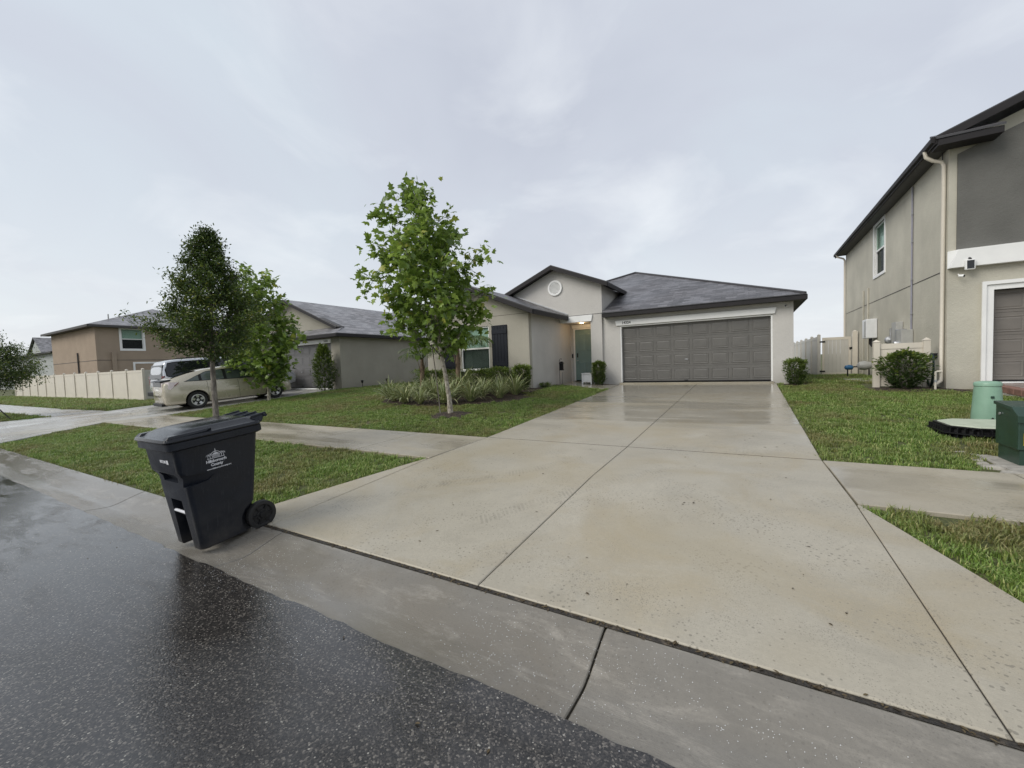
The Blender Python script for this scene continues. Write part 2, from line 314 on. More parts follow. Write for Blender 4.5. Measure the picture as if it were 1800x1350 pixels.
M['mintd'] = plain('pale_green_polymer_lid', (.44, .48, .37), .5, .07, 7, .2)
M['dgreen'] = plain('dark_green_steel_paint', (.020, .048, .034), .36, .15, 6, .1)
M['yellow'] = plain('yellow_label', (.75, .55, .02), .45, .05)
M['stone'] = plain('weathered_stone', (.33, .31, .27), .8, .25, 12, .8, 40)
M['paver'] = plain('brown_grey_paver', (.24, .20, .18), .5, .3, 3, .6, 60)
M['pride'] = plain('brick_edge', (.20, .11, .085), .6, .25, 8, .6, 60)
M['hose'] = plain('dark_green_hose', (.010, .030, .022), .35, .2, 12)
M['blue'] = plain('blue_cover', (.03, .13, .27), .5, .2, 12)
M['paint_gold'] = plain('champagne_car_paint', (.50, .455, .36), .26, .03, 2, metallic=.35, coat=.6)
M['paint_silver'] = plain('pale_silver_car_paint', (.52, .54, .57), .26, .03, 2, metallic=.3, coat=.6)
M['rim'] = plain('silver_wheel', (.55, .55, .56), .3, .06, 20, metallic=.7)
M['lens'] = plain('clear_red_lamp_lens', (.70, .62, .62), .15, .08, 20)
M['lensr'] = plain('red_lamp_lens', (.16, .022, .022), .15, .1, 20)
M['interior'] = plain('light_grey_car_seat', (.34, .35, .33), .8, .1, 9)
def glass(name, col, rough=.03, tint=.0):
    N = NT(name); N.set(N.b.inputs['Specular IOR Level'], .6)
    return N.fin(N.mix(N.noise(N.pos(), 2, 2), tuple(v*.8 for v in col), col), rough)
M['glass'] = glass('dark_tinted_glass', (.012, .014, .016))
def clearglass(name, tint, op):
    N = NT(name); N.fin((.02, .025, .025), .02)
    tr = N.n('ShaderNodeBsdfTransparent', {0: tint}); ms = N.n('ShaderNodeMixShader', {0: op, 1: tr.outputs[0], 2: N.b.outputs[0]})
    N.t.links.new(ms.outputs[0], N.out.inputs[0]); return N.m
M['pane'] = clearglass('window_pane', (.84, .93, .88), .12)
M['pane_low'] = clearglass('screened_window_pane', (.60, .65, .62), .18)
M['carglass'] = glass('green_car_glass', (.085, .105, .095))
M['blind'] = plain('white_blind_slats', (.74, .76, .74), .6, .05)
M['dark'] = plain('dim_interior', (.03, .03, .032), .9, .1)
N = NT('lit_lamp'); N.fin((.8, .7, .5), .4); N.set(N.b.inputs['Emission Color'], (1, .72, .38)); N.set(N.b.inputs['Emission Strength'], 7.0); M['lamp'] = N.m

# ------------------------------------------------------------------ helpers: objects and meshes
def thing(name, label, cat, loc=(0, 0, 0), rot=(0, 0, 0), group=None):
    o = bpy.data.objects.new(name, None); COL.objects.link(o); o.empty_display_size = .2
    o.location = loc; o.rotation_euler = rot; o['label'] = label; o['category'] = cat
    if group: o['group'] = group
    return o
def tag(o, label, cat, group=None):
    o['label'] = label; o['category'] = cat
    if group: o['group'] = group
    return o
def root_of(o):
    while o.parent: o = o.parent
    return o
class MB:
    def __init__(s): s.v = []; s.f = []; s.uv = None
    def add(s, vs_, fs_):
        k = len(s.v); s.v += [tuple(q) for q in vs_]; s.f += [tuple(i+k for i in f) for f in fs_]; return s
    def box(s, x0, x1, y0, y1, z0, z1):
        return s.add([(x0, y0, z0), (x1, y0, z0), (x1, y1, z0), (x0, y1, z0), (x0, y0, z1), (x1, y0, z1), (x1, y1, z1), (x0, y1, z1)],
                     [(0, 3, 2, 1), (4, 5, 6, 7), (0, 1, 5, 4), (1, 2, 6, 5), (2, 3, 7, 6), (3, 0, 4, 7)])
    def frust(s, b, t):   # bottom quad, top quad
        return s.add(list(b)+list(t), [(0, 3, 2, 1), (4, 5, 6, 7), (0, 1, 5, 4), (1, 2, 6, 5), (2, 3, 7, 6), (3, 0, 4, 7)])
    def prism(s, poly, d):   # poly: 3-D points, d: extrusion vector
        n = len(poly); d = Vector(d); a = [tuple(q) for q in poly]; b = [tuple(Vector(q)+d) for q in poly]
        return s.add(a+b, [tuple(range(n-1, -1, -1)), tuple(range(n, 2*n))]+[(i, (i+1) % n, n+(i+1) % n, n+i) for i in range(n)])
    def tube(s, pts, rad, n=8, cap=True):
        P = [Vector(q) for q in pts]; R_ = rad if isinstance(rad, (list, tuple)) else [rad]*len(P); rings = []; prev = None
        for i, q in enumerate(P):
            t = (P[min(i+1, len(P)-1)]-P[max(i-1, 0)]).normalized()
            if prev is None: a = t.orthogonal().normalized()
            else: a = (prev-t*prev.dot(t)).normalized()
            prev = a; b = t.cross(a)
            rings.append([q+R_[i]*(math.cos(2*math.pi*k/n)*a+math.sin(2*math.pi*k/n)*b) for k in range(n)])
        vs_ = [w for r in rings for w in r]; fs_ = []
        for i in range(len(P)-1):
            for k in range(n): fs_.append((i*n+k, i*n+(k+1) % n, (i+1)*n+(k+1) % n, (i+1)*n+k))
        if cap: fs_ += [tuple(range(n-1, -1, -1)), tuple((len(P)-1)*n+k for k in range(n))]
        return s.add(vs_, fs_)
    def lathe(s, prof, c=(0, 0, 0), axis='z', n=24, cap=True):
        vs_ = []; fs_ = []
        for r, h in prof:
            for k in range(n):
                a = 2*math.pi*k/n; x, y = r*math.cos(a), r*math.sin(a)
                q = (x, y, h) if axis == 'z' else ((h, x, y) if axis == 'x' else (y, h, x))
                vs_.append((q[0]+c[0], q[1]+c[1], q[2]+c[2]))
        m = len(prof)
        for i in range(m-1):
            for k in range(n): fs_.append((i*n+k, i*n+(k+1) % n, (i+1)*n+(k+1) % n, (i+1)*n+k))
        if cap: fs_ += [tuple(range(n-1, -1, -1)), tuple((m-1)*n+k for k in range(n))]
        return s.add(vs_, fs_)
    def build(s, name, mat, parent=None, world=True, smooth=False, bevel=0, kind=None, sharp=None):
        me = bpy.data.meshes.new(name); v = s.v
        if parent is not None and world:
            L = root_of(parent).location; v = [(a-L[0], b-L[1], c-L[2]) for a, b, c in v]
        me.from_pydata(v, [], s.f); me.materials.append(M[mat] if isinstance(mat, str) else mat)
        if s.uv is not None:
            ul = me.uv_layers.new(name='UVMap')
            for p in me.polygons:
                for li, u in zip(p.loop_indices, s.uv[p.index]): ul.data[li].uv = u
        bm = bmesh.new(); bm.from_mesh(me); bmesh.ops.recalc_face_normals(bm, faces=bm.faces)
        if bevel: bmesh.ops.bevel(bm, geom=[e for e in bm.edges if len(e.link_faces) == 2 and e.calc_face_angle(0) > .5], offset=bevel, segments=2, profile=.6, affect='EDGES', clamp_overlap=True)
        bm.to_mesh(me); bm.free()
        if smooth:
            me.polygons.foreach_set('use_smooth', [True]*len(me.polygons))
            me.set_sharp_from_angle(angle=math.radians(sharp or 40))
        o = bpy.data.objects.new(name, me); COL.objects.link(o)
        if parent is not None: o.parent = parent
        if kind: o['kind'] = kind
        return o
def dup(o, parent=None, loc=None):
    c = o.copy(); COL.objects.link(c); c.parent = parent
    if loc is not None: c.location = loc
    for ch in o.children: dup(ch, c)
    return c
def boolcut(o, cutters):
    for c in cutters:
        me = bpy.data.meshes.new('cut'); me.from_pydata(c.v, [], c.f)
        bm = bmesh.new(); bm.from_mesh(me); bmesh.ops.recalc_face_normals(bm, faces=bm.faces); bm.to_mesh(me); bm.free()
        co = bpy.data.objects.new('cut', me); COL.objects.link(co); co.parent = o.parent; co.matrix_parent_inverse = o.matrix_parent_inverse
        md = o.modifiers.new('b', 'BOOLEAN'); md.object = co; md.operation = 'DIFFERENCE'; md.solver = 'EXACT'
        dg = bpy.context.evaluated_depsgraph_get(); dg.update()
        nm = bpy.data.meshes.new_from_object(o.evaluated_get(dg)); o.modifiers.clear(); o.data = nm
        bpy.data.objects.remove(co)
def text_part(txt, size, mat, parent, mw, name='lettering', depth=.002, bold=0.0, align='CENTER', spacing=1.0):
    cu = bpy.data.curves.new(name, 'FONT'); cu.body = txt; cu.size = size; cu.extrude = depth; cu.offset = bold; cu.align_x = align; cu.align_y = 'CENTER'; cu.space_character = spacing; cu.resolution_u = 2
    t = bpy.data.objects.new('t', cu); COL.objects.link(t)
    dg = bpy.context.evaluated_depsgraph_get(); me = bpy.data.meshes.new_from_object(t.evaluated_get(dg)); bpy.data.objects.remove(t)
    me.transform(mw); me.materials.clear(); me.materials.append(M[mat]); me.name = name
    o = bpy.data.objects.new(name, me); COL.objects.link(o); o.parent = parent
    return o

# ------------------------------------------------------------------ terrain
def lerp_pts(pts, y):
    if y <= pts[0][0]: return pts[0][1]
    for (a, b), (c, d) in zip(pts, pts[1:]):
        if y <= c: return b+(d-b)*(y-a)/(c-a)
    return pts[-1][1]
PA = [(2.17, .068), (4.5, .215), (6.06, .25), (15.75, .645), (24, .53), (60, .35)]
PB = [(2.17, .068), (4.5, .215), (6.06, .25), (12.9, .68), (16, .70), (60, .4)]
PC = [(2.17, .068), (4.5, .17), (6.06, .20), (10, .20), (60, .2)]
def sstep(a, b, x):
    t = min(max((x-a)/(b-a), 0), 1); return t*t*(3-2*t)
def T(x, y):
    a = lerp_pts(PA, y); b = lerp_pts(PB, y); c = lerp_pts(PC, y)
    z = a+(b-a)*sstep(-4.2, -6.2, x)
    return z+(c-z)*sstep(-23, -28, x)
SW0, SW1 = 4.52, 6.06          # sidewalk
def frange(a, b, s):
    n = max(1, int(round((b-a)/s))); return [a+(b-a)*i/n for i in range(n+1)]

# ground sheet out to the horizon
xs = [-900, -500, -300, -200, -140, -110]+frange(-95, -32, 3)+frange(-30, 8, .5)+[12, 18, 30, 60, 120, 300, 700]
ys = [-700, -300, -120, -40, -15, -9, -7.6, 1.7, 2.1, 2.14, 2.165]+frange(2.2, 27, .4)+[30, 36, 45, 60, 90, 140, 250, 500, 1000]
mb = MB()
for y in ys:
    for x in xs:
        if -7.6 <= y < 2.15: z = -.16
        elif y < -7.6: z = .1
        else: z = T(x, y)-.032
        if y > 27 or abs(x) > 60: z += .0
        mb.v.append((x, y, z))
nx = len(xs)
for j in range(len(ys)-1):
    for i in range(nx-1): mb.f.append((j*nx+i, j*nx+i+1, (j+1)*nx+i+1, (j+1)*nx+i))
g = mb.build('ground', 'soil', smooth=True); g['kind'] = 'structure'

# road
mb = MB(); xs = [-600, -300, -150, -80, -50]+frange(-35, 6, .12)+[9, 14, 25, 60, 200]; ry = [-7.5, -5, -2.5, -1, 0, .8, 1.3, None]
for x in xs:
    for y in ry:
        yy = 1.545+random.uniform(-.012, .012) if y is None else y
        zz = .065-.065*abs((yy+2.4)/3.95)**1.3 + .002
        mb.v.append((x, yy, zz if y is not None else .004))
    mb.v.append((x, 1.55+random.uniform(-.008, .008), -.03))
n = len(ry)+1
for i in range(len(xs)-1):
    for j in range(n-1): mb.f.append((i*n+j, (i+1)*n+j, (i+1)*n+j+1, i*n+j+1))
road = mb.build('road', 'asphalt', smooth=True, sharp=30); road['kind'] = 'structure'

# gutter and rolled kerb, cast in sections
GP = [(1.50, -.14), (1.50, -.006), (1.62, -.018), (1.75, -.030), (1.80, -.030), (1.86, -.018), (2.02, .032), (2.10, .054), (2.135, .060), (2.15, .054), (2.15, -.14)]
gut = thing('gutter', 'wet grey concrete gutter and rolled kerb along the road', 'gutter', (0, 0, 0)); gut['kind'] = 'structure'; del gut['category']
x0 = -.70
secs = [(x0+3.05*k+.006, x0+3.05*(k+1)-.006) for k in range(-13, 3)]+[(-200, x0-13*3.05-.006), (x0+3*3.05+.006, 80)]
for a, b in secs:
    mb = MB(); xs = [a, a+.006]+frange(a+.1, b-.1, 1.0)+[b-.006, b]; m = len(GP)
    for i, x in enumerate(xs):
        d = .005 if i in (0, len(xs)-1) else 0
        for y, z in GP: mb.v.append((x, y, z-d if z > -.1 else z))
    for i in range(len(xs)-1):
        for j in range(m-1): mb.f.append((i*m+j, (i+1)*m+j, (i+1)*m+j+1, i*m+j+1))
    mb.f += [tuple(range(m)), tuple((len(xs)-1)*m+k for k in range(m-1, -1, -1))]
    mb.build('section', 'gutter', gut, smooth=True, sharp=25)

def slab(rows, name, mat, parent, lift=.002, nx_=4, step=.5):
    """rows: (y, xl, xr) from near to far; a thick concrete slab with a small arris."""
    R_ = []
    for (a, b) in zip(rows, rows[1:]):
        n = max(1, int((b[0]-a[0])/step))
        R_ += [tuple(a[k]+(b[k]-a[k])*i/n for k in range(3)) for i in range(n)]
    R_.append(tuple(rows[-1])); mb = MB(); e = .007
    R2 = [(R_[0][0], *R_[0][1:], -.1), (R_[0][0], *R_[0][1:], -.006)]+[(r[0]+(e if i == 0 else (-e if i == len(R_)-1 else 0)), r[1], r[2], 0) for i, r in enumerate(R_)]+[(R_[-1][0], *R_[-1][1:], -.006), (R_[-1][0], *R_[-1][1:], -.1)]
    for y, a, b, dz in R2:
        cs = [(a, -.1), (a, -.006)]+[(a+e+(b-a-2*e)*i/nx_, 0) for i in range(nx_+1)]+[(b, -.006), (b, -.1)]
        for x, d2 in cs: mb.v.append((x, y, T(x, y)+lift+min(dz, d2)))
    m = nx_+5
    for j in range(len(R2)-1):
        for i in range(m-1): mb.f.append((j*m+i, j*m+i+1, (j+1)*m+i+1, (j+1)*m+i))
    return mb.build(name, mat, parent, smooth=True, sharp=25)
JX = -1.58
drv = thing('driveway', 'wet tan concrete driveway leading to the wide grey garage door', 'driveway'); drv['kind'] = 'structure'; del drv['category']
def apl(y): return -4.07-.235*(SW0-y)
def apr(y): return .80+.38*max(0, SW0-y)
g_ = .0038
slab([(2.178, -4.02, JX-g_), (SW1, -4.05, JX-g_)], 'slab', 'drive', drv)
slab([(2.178, JX+g_, .84), (SW0, JX+g_, .79), (SW1, JX+g_, .745)], 'slab', 'drive', drv)
slab([(2.178, apl(2.19), -4.02-2*g_), (SW0-.05, apl(SW0-.05)-.01, -4.045-2*g_)], 'slab', 'drive', drv, nx_=2)
slab([(2.178, .84+2*g_, apr(2.19)), (SW0-.03, .79+2*g_, apr(SW0-.03)+.01)], 'slab', 'drive', drv, nx_=2)
slab([(SW1+.016, -4.06, JX-g_), (15.74, -4.25, JX-g_)], 'slab', 'drive', drv)
slab([(SW1+.016, JX+g_, .745), (15.74, JX+g_, .74)], 'slab', 'drive', drv)
mb = MB()
for a, b in ((2.145, SW0), (SW0, SW1), (SW1, 15.8)):
    for i in range(8):
        y0, y1 = a+(b-a)*i/8, a+(b-a)*(i+1)/8
        l = lambda y: apl(y)+.03 if y < SW0 else -4.0
        r = lambda y: apr(y)-.03 if y < SW0 else .70
        mb.add([(l(y0), y0, T(-2, y0)-.009), (r(y0), y0, T(-2, y0)-.009), (r(y1), y1, T(-2, y1)-.009), (l(y1), y1, T(-2, y1)-.009)], [(0, 1, 2, 3)])
mb.build('joint_filler', 'joint', drv)
mb = MB(); zj = T(-2, SW1)+.0005; mb.add([(-4.04, SW1-.001, zj), (.74, SW1-.001, zj), (.74, SW1+.017, zj+.001), (-4.04, SW1+.017, zj+.001)], [(0, 1, 2, 3)]); mb.build('joint_filler', 'joint', drv)
# front walk to the porch
wk = thing('front_walk', 'short wet concrete walk from the driveway to the front door', 'walk'); wk['kind'] = 'structure'; del wk['category']
slab([(14.05, -5.0, -4.265), (14.65, -6.35, -4.265), (15.0, -6.68, -4.265), (15.25, -6.68, -4.265)], 'slab', 'drive', wk, lift=.004)
slab([(15.26, -6.68, -5.45), (15.74, -6.68, -5.45)], 'slab', 'drive', wk, lift=.006, nx_=2)
# sidewalk
sw = thing('sidewalk', 'pale wet concrete sidewalk crossing the lawns', 'sidewalk'); sw['kind'] = 'structure'; del sw['category']
for k in range(8): slab([(SW0, -4.06-1.63*(k+1)+.006, -4.06-1.63*k-.006), (SW1, -4.06-1.63*(k+1)+.006, -4.06-1.63*k-.006)], 'slab', 'walk', sw, nx_=3)
for k in range(6): slab([(SW0, .80+.01+1.52*k, .80+1.52*(k+1)-.006), (SW1, .76+1.52*k if k else .755, .80+1.52*(k+1)-.006)], 'slab', 'walk', sw, nx_=3)
for k in range(20): slab([(SW0, -22.6-1.9*(k+1)+.008, -22.6-1.9*k-.008), (SW1, -22.6-1.9*(k+1)+.008, -22.6-1.9*k-.008)], 'slab', 'drive2', sw, nx_=2)
# neighbour's driveway
d2 = thing('neighbour_driveway', 'pale wet concrete driveway under the parked cars', 'driveway'); d2['kind'] = 'structure'; del d2['category']
for a, b in ((-22.4, -19.81), (-19.79, -17.12)):
    slab([(SW0, a, b), (SW1, a, b)], 'slab', 'drive2', d2); slab([(SW1+.012, a, b), (12.88, a, b)], 'slab', 'drive2', d2)
slab([(2.19, -23.9, -19.81), (SW0-.012, -22.4, -19.81)], 'slab', 'drive2', d2); slab([(2.19, -19.79, -15.7), (SW0-.012, -19.79, -17.1)], 'slab', 'drive2', d2)

# ------------------------------------------------------------------ grass
def blade_clump(seed, n, rad, h):
    r = np.random.default_rng(seed); mb = MB(); rn = []
    for _ in range(n):
        a, d = r.uniform(0, 6.283), rad*math.sqrt(r.uniform()); x, y = d*math.cos(a), d*math.sin(a)
        az = r.uniform(0, 6.283); L = h*r.uniform(.6, 1.25); w = r.uniform(.0028, .0050); t = r.uniform(.25, 1.05); cx, cy = math.cos(az), math.sin(az)
        px, py = -cy*w, cx*w; k = len(mb.v)
        b1 = (x+cx*L*.45*math.sin(t*.6), y+cy*L*.45*math.sin(t*.6), L*.45*math.cos(t*.6)); b2 = (x+cx*L*math.sin(t), y+cy*L*math.sin(t), L*.86*math.cos(t))
        mb.v += [(x-px*.8, y-py*.8, -.012), (x+px*.8, y+py*.8, -.012), (b1[0]+px, b1[1]+py, b1[2]), (b1[0]-px, b1[1]-py, b1[2]), (b2[0], b2[1], b2[2])]
        mb.f += [(k, k+1, k+2, k+3), (k+3, k+2, k+4)]; q = r.uniform(); rn += [q, q]
    me = bpy.data.meshes.new('grass_clump'); me.from_pydata(mb.v, [], mb.f); me.materials.append(M['grass'])
    at = me.attributes.new('rnd', 'FLOAT', 'FACE'); at.data.foreach_set('value', rn)
    return bpy.data.objects.new('grass_clump', me)
CL = bpy.data.collections.new('grass_clumps')
for k in range(7): CL.objects.link(blade_clump(100+k, 46, .085, (.075, .06, .085, .07, .11, .05, .075)[k]))
def gn_scatter(name, density, smin, smax, seed):
    ng = bpy.data.node_groups.new(name, 'GeometryNodeTree')
    ng.interface.new_socket('Geometry', in_out='INPUT', socket_type='NodeSocketGeometry'); ng.interface.new_socket('Geometry', in_out='OUTPUT', socket_type='NodeSocketGeometry')
    A = ng.nodes.new; L = ng.links.new
    gi = A('NodeGroupInput'); go = A('NodeGroupOutput'); dp = A('GeometryNodeDistributePointsOnFaces'); ip = A('GeometryNodeInstanceOnPoints'); ci = A('GeometryNodeCollectionInfo')
    ci.inputs['Collection'].default_value = CL; ci.inputs['Separate Children'].default_value = True; ci.inputs['Reset Children'].default_value = True
    dp.inputs['Density'].default_value = density; dp.inputs['Seed'].default_value = seed
    rv = A('FunctionNodeRandomValue'); rv.data_type = 'FLOAT_VECTOR'; rv.inputs[0].default_value = (-.12, -.12, 0); rv.inputs[1].default_value = (.12, .12, 6.283)
    rs = A('FunctionNodeRandomValue'); rs.data_type = 'FLOAT'; rs.inputs[2].default_value = smin; rs.inputs[3].default_value = smax
    ps = A('GeometryNodeInputPosition'); tn = A('ShaderNodeTexNoise'); tn.inputs['Scale'].default_value = 1.6; tn.inputs['Detail'].default_value = 4; mr = A('ShaderNodeMapRange')
    mr.inputs[1].default_value = .33; mr.inputs[2].default_value = .58; mr.inputs[3].default_value = density*.45; mr.inputs[4].default_value = density*1.2
    L(ps.outputs[0], tn.inputs['Vector']); L(tn.outputs[0], mr.inputs[0]); L(mr.outputs[0], dp.inputs['Density'])
    L(gi.outputs[0], dp.inputs[0]); L(dp.outputs['Points'], ip.inputs['Points']); L(ci.outputs[0], ip.inputs['Instance']); ip.inputs['Pick Instance'].default_value = True
    L(rv.outputs[0], ip.inputs['Rotation']); L(rs.outputs[1], ip.inputs['Scale']); L(ip.outputs[0], go.inputs[0])
    return ng
BED = (-8.55, 10.75, 2.75, 1.72)     # mulch bed ellipse: cx, cy, rx, ry
def in_bed(x, y): return ((x-BED[0])/BED[2])**2+((y-BED[1])/BED[3])**2 < 1 or (y > 11.9 and -11.4 < x < -6.2)
def grass_patch(rows, density, label, step=.22, smin=.55, smax=.98, seed=1, skip=None):
    mb = MB(); ys_ = []
    for (a, b) in zip(rows, rows[1:]):
        n = max(1, int((b[0]-a[0])/step)); ys_ += [tuple(a[k]+(b[k]-a[k])*i/n for k in range(3)) for i in range(n)]
    ys_.append(tuple(rows[-1])); n = max(2, int(max(r[2]-r[1] for r in rows)/step))
    for y, a, b in ys_:
        for i in range(n+1): x = a+(b-a)*i/n; mb.v.append((x, y, T(x, y)-.028))
    for j in range(len(ys_)-1):
        for i in range(n):
            f = (j*(n+1)+i, j*(n+1)+i+1, (j+1)*(n+1)+i+1, (j+1)*(n+1)+i)
            cx = sum(mb.v[q][0] for q in f)/4; cy = sum(mb.v[q][1] for q in f)/4
            if skip and skip(cx, cy): continue
            mb.f.append(f)
    o = mb.build('grass', 'grass'); o['kind'] = 'stuff'; o['label'] = label; o['category'] = 'grass'
    md = o.modifiers.new('scatter', 'NODES'); md.node_group = gn_scatter('scatter_'+str(seed), density, smin, smax, seed)
    return o
grass_patch([(2.19, apr(2.19)+.02, 4.2), (4.46, apr(4.46)+.03, 4.2)], 210, 'bright green lawn strip beside the right edge of the driveway apron', seed=1)
grass_patch([(2.19, -15.55, apl(2.19)-.02), (4.48, -16.9, apl(4.48)-.03)], 150, 'lawn strip between kerb and sidewalk around the trash cart', seed=2)
syc_c = (-6.43, 8.0)
grass_patch([(6.09, -17.05, -4.09), (9, -17.05, -4.14), (12.8, -17.05, -4.24), (14.0, -16.8, -4.26), (14.35, -16.8, -5.5), (14.6, -16.8, -6.3)], 115, 'front lawn under the sycamore, left of the driveway', seed=3,
            skip=lambda x, y: in_bed(x, y) or (x-syc_c[0])**2+((y-syc_c[1])*1.2)**2 < .3 or (y > 12.75 and -11.45 < x < -6.6) or (y > 13.9 and x > -11.4 and x > -5.0) or (x < -11.4 and y > 14))
grass_patch([(6.09, .775, 2.15), (6.9, .775, 2.3), (7.55, .775, 6), (9.3, .775, 6), (12, .775, 4.9), (13.4, .775, 4.2), (15.6, .775, 4.15)], 130, 'side lawn between driveway and the two-storey house', seed=4,
            skip=lambda x, y: (2.35 < x < 4.1 and 7.7 < y < 8.9) or (x-1.2)**2+(y-15.3)**2 < .14 or (2.7 < x and y > 13.6))
grass_patch([(15.5, 1.3, 4.0), (23.4, 1.3, 4.15)], 70, 'shaded grass in the gap beside the gate', seed=5, smin=.9, smax=1.5)
grass_patch([(2.19, -40, -23.9), (4.48, -40, -22.5)], 45, 'far lawn strip beyond the neighbouring driveway', seed=6, step=.6, smin=1, smax=1.7)
grass_patch([(6.1, -62, -22.45), (9.9, -62, -22.45), (12.5, -30, -22.6)], 32, 'far lawn in front of the vinyl fence', seed=7, step=.8, smin=1.1, smax=2.0)
grass_patch([(14.05, -16.75, -11.5), (22, -16.75, -11.5)], 40, 'grass in the gap between the two single-storey houses', seed=8, step=.5, smin=1, smax=1.7)
# mulch bed
mb = MB(); NR, NA = 7, 48
for j in range(NR+1):
    for k in range(NA):
        a = 2*math.pi*k/NA; w = 1+.05*math.sin(3*a+1)+.03*math.sin(7*a); rr = j/NR
        x, y = BED[0]+BED[2]*w*rr*math.cos(a), BED[1]+BED[3]*w*rr*math.sin(a); mb.v.append((x, y, T(x, y)-.025+.075*(1-rr**3)+random.uniform(-.008, .008)*(rr < 1)))
for j in range(NR):
    for k in range(NA): mb.f.append((j*NA+k, j*NA+(k+1) % NA, (j+1)*NA+(k+1) % NA, (j+1)*NA+k))
b = mb.build('mulch_bed', 'mulch', smooth=True); b['kind'] = 'structure'
mb = MB(); xs = frange(-11.38, -6.15, .25); ys = frange(11.85, 12.84, .2)
for y in ys:
    for x in xs: mb.v.append((x, y, T(x, y)+.012+random.uniform(-.01, .01)))
for j in range(len(ys)-1):
    for i in range(len(xs)-1): mb.f.append((j*len(xs)+i, j*len(xs)+i+1, (j+1)*len(xs)+i+1, (j+1)*len(xs)+i))
b = mb.build('mulch_strip', 'mulch', smooth=True); b['kind'] = 'structure'
def mulch_ring(name, cx, cy, r, ry=None):
    mb = MB(); mb.v.append((cx, cy, T(cx, cy)+.03)); n = 28; ry = ry or r
    for k in range(n):
        a = 2*math.pi*k/n; q = random.uniform(.9, 1.12); x, y = cx+r*q*math.cos(a), cy+ry*q*math.sin(a); mb.v.append((x, y, T(x, y)-.026))
    mb.f = [(0, 1+k, 1+(k+1) % n) for k in range(n)]
    o = mb.build(name, 'mulch', smooth=True); o['kind'] = 'structure'
mulch_ring('tree_ring', *syc_c, .55, .46); mulch_ring('shrub_mulch', 1.22, 15.25, .55, .3); mulch_ring('porch_mulch', -4.85, 15.35, .75, .3); mulch_ring('bush_mulch', 3.5, 13.9, 1.0, .7)
# ------------------------------------------------------------------ building helpers
def FR(o, u, n):
    o, u, n = Vector(o), Vector(u), Vector(n)
    return lambda a, b, c: tuple(o+u*a+Vector((0, 0, b))+n*c)
def fbox(mb, F, u0, u1, v0, v1, w0, w1):
    return mb.add([F(u0, v0, w0), F(u1, v0, w0), F(u1, v0, w1), F(u0, v0, w1), F(u0, v1, w0), F(u1, v1, w0), F(u1, v1, w1), F(u0, v1, w1)],
                  [(0, 3, 2, 1), (4, 5, 6, 7), (0, 1, 5, 4), (1, 2, 6, 5), (2, 3, 7, 6), (3, 0, 4, 7)])
class RF(MB):
    """roof planes with UVs in metres: u along the eave, v up the slope"""
    def __init__(s): super().__init__(); s.uv = []
    def plane(s, pts, thick=.05):
        P = [Vector(p) for p in pts]; n = (P[1]-P[0]).cross(P[2]-P[0]).normalized()
        if n.z < 0: n = -n
        e = Vector((0, 0, 1)).cross(n).normalized(); w = n.cross(e)
        k = len(s.v); m = len(P); low = [p-Vector((0, 0, thick)) for p in P]
        s.v += [tuple(p) for p in P+low]
        s.f.append(tuple(range(k, k+m))); s.uv.append([(p.dot(e), p.dot(w)) for p in P])
        s.f.append(tuple(range(k+2*m-1, k+m-1, -1))); s.uv.append([(0, 0)]*m)
        for i in range(m):
            j = (i+1) % m; s.f.append((k+i, k+m+i, k+m+j, k+j)); s.uv.append([(0, 0)]*4)
        return s
    def build(s, name, mat, parent, **k):
        me = bpy.data.meshes.new(name); L = root_of(parent).location
        me.from_pydata([(a-L[0], b-L[1], c-L[2]) for a, b, c in s.v], [], s.f); me.materials.append(M[mat])
        ul = me.uv_layers.new(name='UVMap')
        for p in me.polygons:
            for li, u in zip(p.loop_indices, s.uv[p.index]): ul.data[li].uv = u
        o = bpy.data.objects.new(name, me); COL.objects.link(o); o.parent = parent; return o
def gable_roof(parent, mat, rx, zr, xl, xr, ze, y0, y1l, y1r, fd=.15, board=True):
    """ridge along Y at rx; eave edges xl, xr at top height ze; front rake at y0"""
    r = RF(); r.plane([(xr, y0, ze), (xr, y1r, ze), (rx, y1r, zr), (rx, y0, zr)]); r.plane([(rx, y0, zr), (rx, y1l, zr), (xl, y1l, ze), (xl, y0, ze)])
    ro = r.build('roof', mat, parent)
    so = MB(); so.prism([(xr-.02, y0+.03, ze-.055), (xr-.02, y1r, ze-.055), (rx, y1r, zr-.055), (rx, y0+.03, zr-.055)], (0, 0, -.05)); so.prism([(rx, y0+.03, zr-.058), (rx, y1l, zr-.058), (xl+.02, y1l, ze-.058), (xl+.02, y0+.03, ze-.058)], (0, 0, -.05))
    so.build('soffit', 'soffit', parent)
    f = MB()
    f.prism([(xr+.004, y0-.025, ze-.035), (rx, y0-.025, zr-.035), (rx, y0-.025, zr-.035-fd), (xr+.004, y0-.025, ze-.035-fd)], (0, .05, 0))
    f.prism([(xl-.004, y0-.023, ze-.035), (rx, y0-.023, zr-.035), (rx, y0-.023, zr-.035-fd), (xl-.004, y0-.023, ze-.035-fd)], (0, .05, 0))
    f.box(xr-.025, xr+.02, y0+.027, y1r, ze-.03-fd, ze-.035); f.box(xl-.02, xl+.025, y0+.027, y1l, ze-.03-fd, ze-.035)
    f.build('fascia', 'trimdark', parent)
    return ro
